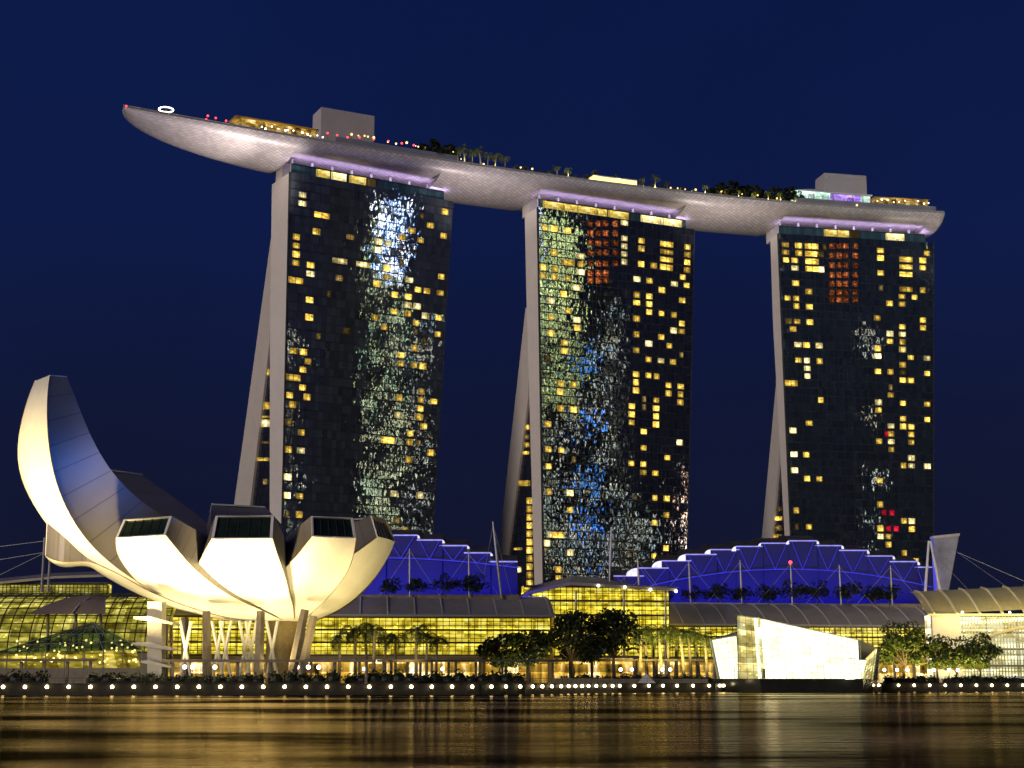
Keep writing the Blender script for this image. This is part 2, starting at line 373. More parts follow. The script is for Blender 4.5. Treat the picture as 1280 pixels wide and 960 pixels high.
# ------------------------------------------------------------------ setting: water, land, promenade
b = MB(); b.face([(-4000, -1500, 0), (4000, -1500, 0), (4000, 6000, 0), (-4000, 6000, 0)])
tag(b.build('water', M['water']), kind='structure')
SEA = [(-400, 262), (-190, 268), (-110, 273), (-60, 277), (-25, 281), (-6, 286), (2, 294), (9, 306), (15, 320), (22, 332), (34, 339), (44, 342), (46.5, 350), (49, 392), (85, 392), (88, 371), (140, 374), (400, 384)]
b = MB(); top = [Vector((x, y, 1.9)) for x, y in SEA]
far = [Vector((4000, 380, 1.9)), Vector((4000, 6000, 1.9)), Vector((-4000, 6000, 1.9)), Vector((-4000, 262, 1.9))]
b.face(top + far); tag(b.build('ground', M['paving']), kind='structure')
w_ = thing('seawall', 'long dark stone seawall holding the row of round lamps above the water', 'seawall', (-60, 277, 0))
b = MB()
for a, c in zip(SEA, SEA[1:]):
    a0 = Vector((*a, 0)); c0 = Vector((*c, 0)); n = Vector((c0.y - a0.y, a0.x - c0.x, 0)).normalized() * .4
    Z = Vector((0, 0, 1)); b.hexa([a0 + n - Z, c0 + n - Z, c0 + n + Z * 1.85, a0 + n + Z * 1.85], [a0 - n * .1 - Z, c0 - n * .1 - Z, c0 - n * .1 + Z * 1.85, a0 - n * .1 + Z * 1.85])
b.build('wall_face', M['stone'], w_)
b = MB()
for a, c in zip(SEA, SEA[1:]):
    a0 = Vector((*a, 1.86)); c0 = Vector((*c, 1.86)); n = Vector((c0.y - a0.y, a0.x - c0.x, 0)).normalized() * .65
    Z = Vector((0, 0, .18)); b.hexa([a0 + n, c0 + n, c0 + n + Z, a0 + n + Z], [a0 - n, c0 - n, c0 - n + Z, a0 - n + Z])
b.build('coping', M['stone'], w_)
# seawall lamps
pts = [Vector((*p, 0)) for p in SEA]
b = MB(); b.ball((0, 0, 0), .31); lg = b.build('globe', M['lampglobe'], None, True)
b = MB(); b.tube((0, .55, -.25), (0, .05, -.2), .06, .06); b.tube((0, .05, -.45), (0, .05, -.2), .14, .2); lb = b.build('bracket', M['dark'])
lt = thing('seawall_lamp', 'round warm white lamp in the row along the seawall above the water', 'lamp', (0, 0, 0), 'round lamps along the seawall')
lg.parent = lt; lb.parent = lt
acc = 0; first = True; step = 3.75
for a, c in zip(pts, pts[1:]):
    L = (c - a).length; d = (c - a) / L; n = Vector((d.y, -d.x, 0)); s = acc
    while s < L:
        p = a + d * s + n * .95; p.z = 1.45; s += step
        sx = 640 + F * p.x / p.y
        if not -25 < sx < 1300: continue
        if first: o = lt; first = False
        else:
            o = lt.copy(); col.objects.link(o)
            for ch in (lg, lb): q = ch.copy(); col.objects.link(q); q.parent = o
        o.location = p; o.rotation_euler = (0, 0, math.atan2(d.y, d.x))
    acc = s - L

# ------------------------------------------------------------------ hotel towers
H = 190.5; FH = 3.35; Z = Vector((0, 0, 1))
W1 = """376,240,h 376,254,h 401,270,w 372,292 372,301 372,312 372,322 372,332 394,294 391,335 435,301,d 427,329,hw 454,333,hw 555,267 552,292 541,279 529,275,d 527,302 514,288 501,298
486,307,h 474,305,h 474,316,h 485,337 484,347 510,351 470,357 550,347 499,329,d 424,351,d 389,346 369,355,w 387,378 387,399 414,371,d 400,422,d 435,416,d 365,439 382,441 382,452 381,463 364,470,w 381,484 381,494
363,492 363,503 361,524,d 377,536 361,567 374,568 522,364 535,364 548,366 496,370 509,371 508,382 507,392 494,391 522,384 534,395 546,397 467,398 479,409 520,404 520,414,d 545,417 531,426,d 519,435 503,443 503,454
517,455 529,456 527,486 527,497 527,507 527,517 527,527 527,537 540,498 501,494 500,515 513,537 485,555,w 512,557 524,558,d 537,569 510,577 359,598,h 358,620,h 372,621 359,639,d 372,644 495,618 522,621 494,650,d 507,660"""
W2 = """680,287 695,287 712,290 694,312 711,325,w 726,316 725,327 679,334 692,335 724,339 692,345 679,345 708,347 722,357 707,366 690,374 709,385 691,394 720,396 691,414 720,415 780,282,h 780,295,h 780,307,h 780,321,h 780,332,h
802,299 802,311 802,335 832,302,w 832,315,w 832,327,w 832,339,w 857,305 857,317 857,329 857,341 856,352 856,361 855,379 816,336 798,345 812,356 812,366 812,376 827,359 827,367 841,359 797,365 797,374 811,395 825,395 840,397
796,402 854,408 854,416 840,415 795,421 825,425 809,432 839,435 794,441 809,451 824,453,h 839,454 854,446,d 794,470 794,480 793,489 808,470 823,472 837,482 837,492 852,483 852,492 852,502 822,500 822,510 822,519 822,529
807,500,d 807,509,d 792,508 792,517 792,527 807,537 806,557 791,576 806,576 805,586 821,587 835,577 705,425 704,435 704,444 685,451,d 702,483 702,492 717,483 702,512 717,512 684,530 684,559 700,560 715,571,d 684,580 685,619
713,620 712,640 685,666,h 697,669,w 684,677,h 712,690 697,709 697,719 821,626 835,626 834,645 820,655 834,684 820,693 794,625,d 851,552,h"""
W3 = """996,304 996,316 996,328 996,340 996,353 1014,306,w 1014,317,w 1014,329,w 1014,341,w 1028,307,d 1028,319,d 1028,342,h 1011,364 983,372 995,372 995,381 1010,383 983,400,d 995,400 1010,401 994,416 982,305 982,317 982,329
1101,313 1101,324 1100,346 1102,359,d 1131,325,w 1131,337,w 1131,347,w 1131,359,w 1128,370 1142,370 1113,378 1128,379 1098,395 1127,406 1127,415 1113,414 1156,315 1156,327 1156,338 1156,361 1156,398 1156,408
995,428 1010,428 1025,429 1025,447 997,455 1011,456,h 1011,465,h 1011,474,h 991,483,w 1024,502 1010,530 993,537 994,566 1010,566 994,584 1010,594 1024,595 996,641 997,659,d 1010,660 1113,423 1127,424 1127,433 1098,433 1098,442
1127,442 1127,452 1127,460 1141,452 1157,444 1098,468 1112,468 1127,469,d 1127,479 1141,479 1157,470 1113,488,d 1113,496 1098,505 1098,514 1127,506 1157,507 1127,524 1127,534 1141,534 1141,544 1141,552 1157,526 1112,533 1113,542
1113,551 1113,560 1098,552 1141,570 1141,580 1127,580 1157,581 1098,597 1099,634 1099,662 1099,671 1113,672 1113,681 1142,654 1142,663 1129,654 1129,691 1143,700"""
RED2 = [(x, y) for x in (738, 748, 757, 769) for y in (280, 292, 304, 316, 330)] + [(x, y) for x in (738, 748, 757) for y in (342, 351)]
RED3 = [(x, y) for x in (1040, 1049, 1057, 1069) for y in (308, 320, 332, 344, 355, 366, 375)]
NEON3 = [(1107, 542), (1104, 641), (1114, 640), (1110, 662), (1118, 664), (1118, 698)]
TOW = {}
def tower(key, label, fac, lt_, rt_, lb_, rb_, slab, outer, inner, winlist, reds=(), neons=(), atri=(), crown_lit=()):
    Lt = atz(*lt_, H); Rt = atz(*rt_, H); pw = Rt - Lt; pb = Vector((-pw.y, pw.x, 0)).normalized(); Lb = atplane(*lb_, Lt, pb); Rb = atplane(*rb_, Lt, pb)
    Lf = lambda z: Lt + (Lb - Lt) * ((Lt.z - z) / (Lt.z - Lb.z)); Rf = lambda z: Rt + (Rb - Rt) * ((Rt.z - z) / (Rt.z - Rb.z))
    wd = (Rt - Lt); wd.z = 0; W = wd.length; wd.normalize(); back = Vector((-wd.y, wd.x, 0))
    pn = back.cross(Lb - Lt).normalized()
    def tab(pp):
        o = []
        for p in pp:
            q = atplane(*p, Lt, pn); o.append((q.z, (q - Lf(q.z)).dot(back)))
        return o
    S, O, I = tab(slab), tab(outer), tab(inner)
    def ext(T):   # carry the lowest segment on down to the ground
        T = sorted(T); (z0, s0), (z1, s1) = T[0], T[1]; return [(2, s0 + (s0 - s1) / (z1 - z0) * (z0 - 2))] + T
    S, O, I = ext(S), ext(O), ext(I)
    zi = max(z for z, s in I); zo = max(z for z, s in O)
    t = thing('hotel_tower', label, 'skyscraper', ((Lf(2) + Rf(2)) / 2).to_tuple())
    zs = [2 + (H - 2) * i / 24 for i in range(25)]
    b = MB(); rows = []
    for z in zs:
        l, r, s = Lf(z), Rf(z), interp(S, z); rows.append([l, r, r + back * s, l + back * s])
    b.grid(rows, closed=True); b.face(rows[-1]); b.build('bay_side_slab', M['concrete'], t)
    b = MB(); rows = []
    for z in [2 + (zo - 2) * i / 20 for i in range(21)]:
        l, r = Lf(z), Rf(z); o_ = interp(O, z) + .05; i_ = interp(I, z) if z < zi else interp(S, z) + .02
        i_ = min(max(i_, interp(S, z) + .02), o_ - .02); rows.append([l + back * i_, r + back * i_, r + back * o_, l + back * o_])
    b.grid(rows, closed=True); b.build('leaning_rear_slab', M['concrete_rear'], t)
    # glass front
    b = MB(); nf = int((H - 2) / FH); rows = []; uvs = []; nm = round(W / 4)
    for z in zs:
        l, r = Lf(z) - back * .4, Rf(z) - back * .4; rows.append([l.lerp(r, k / 8) for k in range(9)]); uvs.append([(nm * k / 8, (z - H) / FH + 60) for k in range(9)])
    b.grid(rows, uvs=uvs); b.build('glass_facade', fac, t)
    b = MB()   # jambs and coping that close the glass front
    for Pf, sgn in ((Lf, -1), (Rf, 1)):
        b.hexa([Pf(2) - back * .55, Pf(2) - back * .55 + wd * sgn * .35, Pf(H) - back * .55 + wd * sgn * .35, Pf(H) - back * .55], [Pf(2) + back * .3, Pf(2) + back * .3 + wd * sgn * .35, Pf(H) + back * .3 + wd * sgn * .35, Pf(H) + back * .3])
    b.build('facade_jamb', M['dark'] if sum(lt_) % 2 else M['dark'], t)
    # crown: set-back glass screen under the sky deck, core behind
    b = MB(); l = Lt + back * 1.2 + wd * 1; r = Rt + back * 1.2 - wd * 3
    b.hexa([l, r, r + Z * 4.2, l + Z * 4.2], [l + back * .3, r + back * .3, r + back * .3 + Z * 4.2, l + back * .3 + Z * 4.2])
    for f in range(len(b.f)): b.uv[f] = [(0, 0), (nm, 0), (nm, 1.2), (0, 1.2)]
    b.build('crown_screen', M['crown'], t)
    b = MB(); b.hexa([l + back * 9, r + back * 9, r + back * 9 + Z * 7.2, l + back * 9 + Z * 7.2], [l + back * 15, r + back * 15, r + back * 15 + Z * 7.2, l + back * 15 + Z * 7.2])
    b.build('roof_core', M['concrete'], t)
    for k in range(8):
        b = MB(); q = Lt.lerp(Rt, .04 + .84 * k / 7) + back * 5; b.tube(q, q + Z * 7, .5, .5); b.build('roof_strut', M['white'], t)
    for (u0, u1, mk) in crown_lit:
        a = Lt.lerp(Rt, u0) + back * .85 + Z * .6; c = Lt.lerp(Rt, u1) + back * .85 + Z * .6
        b = MB(); b.hexa([a, c, c + Z * 2.9, a + Z * 2.9], [a + back * .2, c + back * .2, c + back * .2 + Z * 2.9, a + back * .2 + Z * 2.9]); L_ = (c - a).length / 3
        for f in range(len(b.f)): b.uv[f] = [(0, .9), (L_ * 3, .9), (L_ * 3, 3.7), (0, 3.7)]
        b.build('crown_window', M[{'win': 'crown_room', 'win_hot': 'crown_hot'}.get(mk, mk)], t)
    mid = Lt.lerp(Rt, .5)
    lamp_area('notch_light', (mid + back * 2.2 + Z * 3.2).to_tuple(), (mid + back * 2.2 + Z * 8).to_tuple(), 2800, (.66, .50, 1), W * .96, .8, wd)
    # windows
    fn = (Rt - Lt).cross(Lb - Lt).normalized()
    def pane(px, py, w, h, mk, name, snap=True):
        p = atplane(px, py, Lt - back * .4, fn); row = round((p.z - H) / FH - .5) + .5; z = H + row * FH if snap else p.z
        u = (p - Lf(z)).dot(wd) / (Rf(z) - Lf(z)).dot(wd) * nm; u = min(nm - .5, max(.42, round(u * 2 - .5) / 2 + .25)) if snap else u
        b = MB(); q = []
        for du, dz in ((-1, -1), (1, -1), (1, 1), (-1, 1)):
            zz = z + dz * h / 2 + .15; q.append(Lf(zz).lerp(Rf(zz), (u + du * w / 8) / nm) - back * .47)
        b.hexa(q, [v + back * .05 for v in q]); return b.build(name, M[mk], t)
    for tok in winlist.split():
        c = tok.split(',') + ['']; x, y, fl = float(c[0]), float(c[1]), c[2]
        rw = random.random()
        pane(x, y, 6.2 if 'w' in fl else (1.9 if 'd' in fl and rw < .6 else 2.7 + .7 * rw), 2.0 + .5 * random.random(), 'win_hot' if 'h' in fl or (fl == '' and rw > .86) else 'win_dim' if 'd' in fl else 'win', 'lit_window')
    for x, y in reds: pane(x, y, 2.7, 2.5, 'win_red', 'red_lit_window', False)
    for x, y in neons: pane(x, y, 2.6, 2.2, 'win_neon', 'neon_window')
    # atrium between the legs
    b = MB(); zz = [2 + (zi - 2) * i / 8 for i in range(9)]; rows = []; uvs = []
    for z in zz: rows.append([Lf(z) + wd * .9 + back * (interp(S, z) - .5), Lf(z) + wd * .9 + back * (interp(I, z) + .5)]); uvs.append([(0, z / FH), ((interp(I, z) - interp(S, z)) / 4, z / FH)])
    b.grid(rows, uvs=uvs); b.build('atrium_glass', M['fac2'], t)
    an = back.cross(Lb - Lt).normalized()
    for px, py, wpx, hpx, mk in atri:
        b = MB(); q = [atplane(px + dx * wpx / 2, py + dy * hpx / 2, Lt + wd * .6, an) for dx, dy in ((-1, 1), (1, 1), (1, -1), (-1, -1))]
        b.hexa(q, [v + wd * .12 for v in q]); b.build('atrium_window', M[mk], t)
    TOW[key] = (Lt, Rt, wd, back)
    return t
tower(1, 'leftmost and widest-looking glass hotel tower with a pale splayed leg, behind the white lotus museum', M['fac1'], (362.5, 215), (565, 252), (353, 650), (540, 662),
      [(340, 225), (337.5, 400), (337, 650)], [(339, 296), (293, 628)], [(337, 428), (313, 628)], W1,
      atri=[(334, 465, 5, 8, 'win'), (331, 507, 12, 9, 'win'), (330, 521, 13, 3, 'win'), (330, 529, 15, 9, 'win_hot'), (330, 553, 14, 3, 'win_dim'), (329, 574, 17, 4, 'win'), (331, 602, 5, 7, 'win_dim')],
      crown_lit=[(.16, .24, 'win'), (.25, .34, 'win_hot'), (.36, .46, 'win'), (.47, .52, 'win_dim')])
tower(2, 'middle glass hotel tower, densely lit in yellow with a red block near its top', M['fac2'], (672, 259), (867, 287), (679.5, 722), (858, 690),
      [(656, 272), (658, 370), (668, 725)], [(657, 385), (622, 698)], [(661, 492), (634, 698)], W2, RED2,
      atri=[(659, 534, 4, 6, 'win'), (658, 546, 5, 6, 'win_dim'), (658, 556, 6, 6, 'win'), (657, 566, 7, 4, 'win'), (655, 604, 14, 7, 'win')] + [(661.5, 626 + 10.3 * i, 7, 8, 'win') for i in range(11)] + [(647, 686, 10, 3, 'win'), (647, 712, 7, 7, 'win_hot')],
      crown_lit=[(.04, .25, 'win'), (.25, .44, 'win'), (.45, .58, 'win'), (.66, .80, 'win_hot'), (.80, .93, 'win_hot')])
tower(3, 'rightmost and farthest glass hotel tower with a nearly closed pale leg', M['fac3'], (972.5, 292), (1166, 304), (989, 680), (1166, 690),
      [(963, 300), (966, 400), (981, 675)], [(967, 420), (971, 470), (952, 675)], [(975, 560), (965, 675)], W3, RED3, NEON3,
      atri=[(973, 636, 8, 6, 'win_dim'), (972, 648, 9, 5, 'win'), (971, 660, 11, 7, 'win_dim'), (971, 670, 10, 4, 'win')],
      crown_lit=[(.30, .38, 'win'), (.38, .46, 'win'), (.46, .53, 'win_dim'), (.70, .82, 'win_hot')])

# ------------------------------------------------------------------ sky deck
DZ = 202.5
EP = [(157, 137), (215, 143), (290, 154), (365, 170), (400, 176), (475, 191), (570, 205), (640, 213), (740, 225.5), (865, 242), (960, 251), (1070, 260), (1181, 266.5)]
ep = [atz(x, y, DZ) for x, y in EP]
cf = np.polyfit([p.x for p in ep], [p.y for p in ep], 3); dcf = np.polyder(cf)
def edge(X): return Vector((X, float(np.polyval(cf, X)), DZ))
def backn(X):
    s = float(np.polyval(dcf, X)); return Vector((-s, 1, 0)).normalized()
def edge_px(px):
    X = np.interp(px, [p[0] for p in EP], [p.x for p in ep])
    for _ in range(4): X = (px - 640) / F * (edge(X).y * math.cos(PITCH) + (DZ - EYE) * math.sin(PITCH))
    return float(X)
X0, X1 = ep[0].x, ep[-1].x
sd = thing('sky_deck', 'long boat-shaped sky deck lying across the tops of the three towers', 'rooftop deck', edge((X0 + X1) / 2).to_tuple())
HW, HD = 19.0, 7.2
def sect(X):
    l = (X - X0); r = (X1 - X)
    a = HW * min(1, math.sqrt(max(0, 1 - (1 - min(1, l / 95)) ** 2))) * min(1, math.sqrt(max(0, 1 - (1 - min(1, r / 9)) ** 2)))
    d = HD * min(1, math.sqrt(max(0, 1 - (1 - min(1, l / 75)) ** 2))) * min(1, math.sqrt(max(0, 1 - (1 - min(1, r / 2.5)) ** 2)))
    return max(a, .35), max(d, .35)
NOT = [(edge_px(371), edge_px(554)), (edge_px(680), edge_px(861)), (edge_px(984), edge_px(1160))]
def hull_rows(xs, cut=None):
    rows = []; uvs = []
    for X in xs:
        a, d = sect(X); e_ = edge(X); n = backn(X); row = []; uv = []; c = e_ + n * a; g_ = 0
        for i in range(25):
            th = math.pi * i / 24; ct = math.cos(th)
            zz = -d * math.sin(th) ** .8
            if cut is not None: zz = max(zz, -cut)
            row.append(c - n * (a * math.copysign(abs(ct) ** .9, ct)) + Z * zz); uv.append((X, i * 1.1))
        rows.append(row); uvs.append(uv)
    return rows, uvs
b = MB(); xs = []; spans = []; cur = X0
for a, c in NOT: spans.append((cur, a, None)); spans.append((a, c, 4.4)); cur = c
spans.append((cur, X1, None))
soff = MB()
for a, c, cut in spans:
    n = max(6, int((c - a) / 3)); xx = [a + (c - a) * i / n for i in range(n + 1)]
    if a == X0: xx = sorted(set(xx + [X0 + .3, X0 + .8, X0 + 1.6, X0 + 2.5, X0 + 4]))
    if c == X1: xx = sorted(set(xx + [X1 - .05, X1 - .2, X1 - .5, X1 - .8, X1 - 1.2, X1 - 1.6, X1 - 2.1, X1 - 2.6, X1 - 4, X1 - 6]))
    rows, uvs = hull_rows(xx, cut); b.grid(rows, uvs=uvs)
    if cut is None:       # close the cut ends beside each notch
        if a != X0: b.face([p for p in rows[0]])
        if c != X1: b.face([p for p in rows[-1]][::-1])
b.build('hull', M['hull'], sd, True)
for o in [o for o in sd.children if o.name.startswith('hull')]:
    o.data.set_sharp_from_angle(angle=R(35))
b = MB(); n = 110; xs = [X0 + (X1 - X0) * i / n for i in range(n + 1)]
b.grid([[edge(X) + Z * .05, edge(X) + backn(X) * (2 * sect(X)[0]) + Z * .05] for X in xs]); b.build('deck_floor', M['paving'], sd)
b = MB()
for X, Xn in zip(xs, xs[1:]):
    p, q = edge(X) + backn(X) * .3, edge(Xn) + backn(Xn) * .3; hgt = 1.0
    b.hexa([p - Z * .3, q - Z * .3, q + Z * hgt, p + Z * hgt], [p - Z * .3 + backn(X) * .4, q - Z * .3 + backn(Xn) * .4, q + Z * hgt + backn(Xn) * .4, p + Z * hgt + backn(X) * .4])
b.build('parapet', surf('parapet_grey', (.36, .34, .33), .5, .1), sd)
def wallband(x0, x1, h, off=1.2, name='pool_wall', m=None):
    b = MB(); n = 14; A, B = edge_px(x0), edge_px(x1); X_ = [A + (B - A) * i / n for i in range(n + 1)]
    for X, Xn in zip(X_, X_[1:]):
        p, q = edge(X) + backn(X) * off, edge(Xn) + backn(Xn) * off
        b.hexa([p, q, q + Z * h, p + Z * h], [p + backn(X) * 1, q + backn(Xn) * 1, q + Z * h + backn(Xn) * 1, p + Z * h + backn(X) * 1])
    return b.build(name, m or surf('pool_wall_tile', (.22, .23, .27), .4, .1), sd)
wallband(421, 573, 3.4); wallband(995, 1172, 3.2)
def deckbox(x0, x1, z0, z1, off, dep, name, mat, slant=0):
    A, B = edge_px(x0), edge_px(x1); p = edge(A) + backn(A) * off; q = edge(B) + backn(B) * off; n = backn((A + B) / 2)
    s = (q - p).normalized() * slant
    b = MB(); b.hexa([p + Z * z0, q + Z * z0, q + Z * z1, p + Z * z1 + s], [p + Z * z0 + n * dep, q + Z * z0 + n * dep, q + Z * z1 + n * dep, p + Z * z1 + n * dep + s])
    W_ = (q - p).length
    for f in range(len(b.f)): b.uv[f] = [(0, 0), (W_, 0), (W_, z1 - z0), (0, z1 - z0)]
    return b.build(name, mat, sd)
boxm = surf('lift_house_cladding', (.44, .42, .43), .6, .05)
# lift houses: from the photo, their height above the deck edge seen at their own depth
deckbox(414, 481, 0, 18.5, 12, 10, 'lift_house', boxm); deckbox(1046, 1102, 0, 20, 14, 10, 'lift_house', boxm, 1.5)
# restaurant under its golden canopy
def canopy(x0, x1, zb, zt, off, wid, name, mat, nm=10):
    A, B = edge_px(x0), edge_px(x1); rows = []
    for i in range(nm + 1):
        f = i / nm; X = A + (B - A) * f; p = edge(X); n = backn(X); h = zb + (zt - zb) * math.sin(math.pi * f) ** .7
        rows.append([p + n * off + Z * zb, p + n * (off + wid * .2) + Z * (zb * .3 + h * .7), p + n * (off + wid * .5) + Z * h, p + n * (off + wid) + Z * zb])
    b = MB(); b.grid(rows); return b.build(name, mat, sd, True)
goldroof = surf('gold_lit_canopy_fabric', (.55, .42, .16), .5, .15)
canopy(296, 402, 5.4, 6.8, 2.2, 9, 'restaurant_canopy', goldroof)
deckbox(303, 398, 1.4, 5.0, 3.4, 4, 'restaurant_front', M['deckbar'])
canopy(1000, 1046, 7.0, 9.0, 2, 8, 'bar_canopy', M['white']); deckbox(996, 1042, 3.4, 6.9, 3, 4, 'bar_front', M['coolbar'])
deckbox(1045, 1080, 3.4, 6.6, 3, 4, 'bar_front', M['purplebar']); deckbox(1043, 1094, 6.7, 7.2, 2, 7, 'bar_roof', M['white']); deckbox(1082, 1092, 3.4, 6.6, 3, 4, 'bar_front', M['coolbar'])
canopy(1096, 1166, 6.5, 7.6, 2, 8, 'restaurant_canopy', goldroof); deckbox(1098, 1164, 3.4, 6.3, 3, 3, 'restaurant_front', M['deckbar'])
deckbox(743, 798, 1.4, 3.0, 1.5, 4, 'poolside_bar', M['warm_glow']); deckbox(743, 798, 3.1, 3.5, 1.2, 5, 'bar_roof', M['white'])
def deckpt(px, off=3): X = edge_px(px); return edge(X) + backn(X) * off
lights = [(x, 2.0, 'white_glow', .34, 1) for x in range(328, 412, 7)] + [(x, 5.2, 'warm_glow', .40, 2.5) for x in range(440, 572, 8)] + [(x, 2.0, 'warm_glow', .42, 1.5) for x in (578, 606, 655, 668, 684, 700, 838, 850, 858, 874, 905, 930, 950, 975)] + \
         [(x, 4.6, 'white_glow', .36, 2) for x in range(1100, 1170, 7)] + [(1074, 2.0, 'warm_glow', .5, 1)]
lrn = random.Random(3)
for x, z, mk, r, off in lights:
    if lrn.random() < .18: continue
    x += lrn.uniform(-2.5, 2.5); z += lrn.uniform(-.4, .9); r *= lrn.uniform(.55, 1.2)
    b = MB(); b.ball(deckpt(x, off) + Z * z, r, 6, 4); b.tube(deckpt(x, off), deckpt(x, off) + Z * z, .06, .06, 4, 1); b.build('deck_lamp', [M[mk], M['dark']], sd)
for x, z in [(158, .6), (262, 3.3), (272, 3.0), (260, 1.8), (269, 1.2), (285, 2.6), (412, 4.6), (424, 4.4), (437, 4.2), (452, 5.0), (470, 5.2), (488, 5.4), (505, 5.4), (520, 5.4)]:
    b = MB(); b.ball(deckpt(x, 2.5 if x > 160 else .6) + Z * z, .55 if x < 160 else .42, 6, 4); b.tube(deckpt(x, 2.5 if x > 160 else .6), deckpt(x, 2.5 if x > 160 else .6) + Z * z, .06, .06, 4, 1); b.build('red_lamp', [M['red_glow'], M['dark']], sd)
# ring on a mast near the tip
t = thing('ring_mast', 'small lit ring on a short mast near the left tip of the sky deck', 'light mast', deckpt(213, 6).to_tuple())
p = deckpt(213, 6); b = MB(); b.tube(p, p + Z * 4.2, .2, .15); b.build('pole', M['steel'], t)
b = MB(); ring = [p + Z * 4.2 + Vector((math.cos(a) * 2.6, math.sin(a) * 2.6, 0)) for a in [2 * math.pi * i / 20 for i in range(21)]]; b.path(ring, .22); b.build('ring', M['white_glow'], t)
lamp_area('canopy_light', (deckpt(350, 8) + Z * 3.0).to_tuple(), (deckpt(350, 8) + Z * 8).to_tuple(), 900, (1, .7, .25), 30, 3, backn(0).cross(Z))
lamp_area('canopy_light', (deckpt(1130, 8) + Z * 3.6).to_tuple(), (deckpt(1130, 8) + Z * 8).to_tuple(), 700, (1, .7, .25), 18, 3)
# hull floodlights, hung free in the air before and below the deck
for px, tp, en in ((366, 300, 26000), (330, 215, 30000), (600, 610, 16000), (905, 915, 16000), (1160, 1172, 5000)):
    q = deckpt(px, -12) - Z * 32; lamp_spot('hull_flood', q.to_tuple(), (deckpt(tp, 8) - Z * 5).to_tuple(), en * 1.8, (1, .86, .82), 100, 3)

# ------------------------------------------------------------------ plants
def palm_meshes(h, n, fl, seed, leaf, tr=.22):
    rn = random.Random(seed); b = MB(); base = Vector((0, 0, 0)); lean = Vector((rn.uniform(-.4, .4), rn.uniform(-.4, .4), 0)); prev = base
    for i in range(1, 7):
        f = i / 6; p = Vector((0, 0, h * f)) + lean * f * f; b.tube(prev, p, tr * (1.25 - .5 * (f - 1/6)), tr * (1.25 - .5 * f), 7); prev = p
    tm = b.build('trunk', M['palmtrunk'])
    b = MB(); topp = prev
    for k in range(n):
        az = 2 * math.pi * k / n + rn.uniform(-.25, .25); el = rn.uniform(-.15, 1.15); L = fl * rn.uniform(.8, 1.1)
        d = Vector((math.cos(az), math.sin(az), 0)); side = Vector((-d.y, d.x, 0)); pts_ = []
        p = topp.copy(); ang = el
        for i in range(8):
            pts_.append(p.copy()); p = p + (d * math.cos(ang) + Z * math.sin(ang)) * (L / 7); ang -= .30 + .05 * i
        for i in range(7):
            a, c = pts_[i], pts_[i + 1]; ll = fl * .24 * math.sin(math.pi * (i + 1.0) / 8.2)
            for sgn in (-1, 1):
                for f in (.0, .5):
                    r0 = a.lerp(c, f); r1 = a.lerp(c, f + .36); tip = r0.lerp(r1, .5) + side * (sgn * ll) + (c - a) * .5 - Z * ll * rn.uniform(.35, .8)
                    b.face([r0, r1, tip], 0, [(0, 0), (1, 0), (.5, 1)])
    return tm, b.build('crown', leaf)
def leafball(b, c, rad, n, size, rn, m=0):
    for _ in range(n):
        while True:
            q = Vector((rn.uniform(-1, 1), rn.uniform(-1, 1), rn.uniform(-1, 1)))
            if .35 < q.length < 1: break
        p = Vector(c) + Vector((q.x * rad[0], q.y * rad[1], q.z * rad[2]))
        a = Vector((rn.gauss(0, 1), rn.gauss(0, 1), rn.gauss(0, 1))).normalized(); t_ = a.orthogonal().normalized(); u_ = a.cross(t_); s = size * rn.uniform(.6, 1.3)
        b.face([p - t_ * s * .5, p + u_ * s * .32, p + t_ * s * .5, p - u_ * s * .32], m)
def tree_meshes(h, rad, seed, leaf, n=1500, size=.75, trunk_h=.38, tr=.28, clumps=14):
    rn = random.Random(seed); b = MB(); th = h * trunk_h; prev = Vector((0, 0, 0)); pts_ = [prev]
    for i in range(1, 5):
        p = Vector((rn.uniform(-.1, .1) * i, rn.uniform(-.1, .1) * i, th * i / 4)); b.tube(prev, p, tr * (1.3 - .12 * i), tr * (1.2 - .12 * i), 7); prev = p
    cl = []
    for k in range(clumps):
        az = 2 * math.pi * k / clumps * 2.4 + rn.uniform(-.5, .5); rr = rn.uniform(.25, .78) * rad; zz = th + (h - th) * rn.uniform(.12, .86)
        rr *= math.sqrt(max(.12, 1 - ((zz - th) / (h - th) * 1.9 - .85) ** 2))
        c = Vector((math.cos(az) * rr, math.sin(az) * rr, zz)); cl.append(c)
        midp = prev.lerp(c, .5) - Z * .4; b.tube(prev, midp, tr * .5, tr * .34, 5); b.tube(midp, c, tr * .34, tr * .12, 5)
    tm = b.build('trunk', M['trunk'])
    b = MB()
    for c in cl:
        r_ = rad * rn.uniform(.26, .46); leafball(b, c, (r_, r_, r_ * .72), n // clumps, size, rn)
    return tm, b.build('crown', leaf)
def plant(name, label, cat, group, parts, loc, scale=1, rz=0, first=False):
    o = thing(name, label, cat, loc, group); o.scale = (scale,) * 3; o.rotation_euler = (0, 0, rz)
    for p in parts:
        q = p if not p.parent and first else p.copy()
        if q is not p: col.objects.link(q)
        q.parent = o
    return o
USED = set()
def put(name, label, cat, group, proto, loc, scale=1, rz=None):
    o = thing(name, label, cat, loc, group); o.scale = (scale,) * 3; o.rotation_euler = (0, 0, random.uniform(0, 6.28) if rz is None else rz)
    for p in proto:
        if p.name in USED: q = p.copy(); col.objects.link(q)
        else: q = p; USED.add(p.name)
        q.parent = o
    return o
PALM = [palm_meshes(7.0, 14, 3.1, 11 + i, M['leaf']) for i in range(3)]
PALMY = [palm_meshes(7.0, 14, 2.9, 31 + i, M['leaf_y']) for i in range(2)]
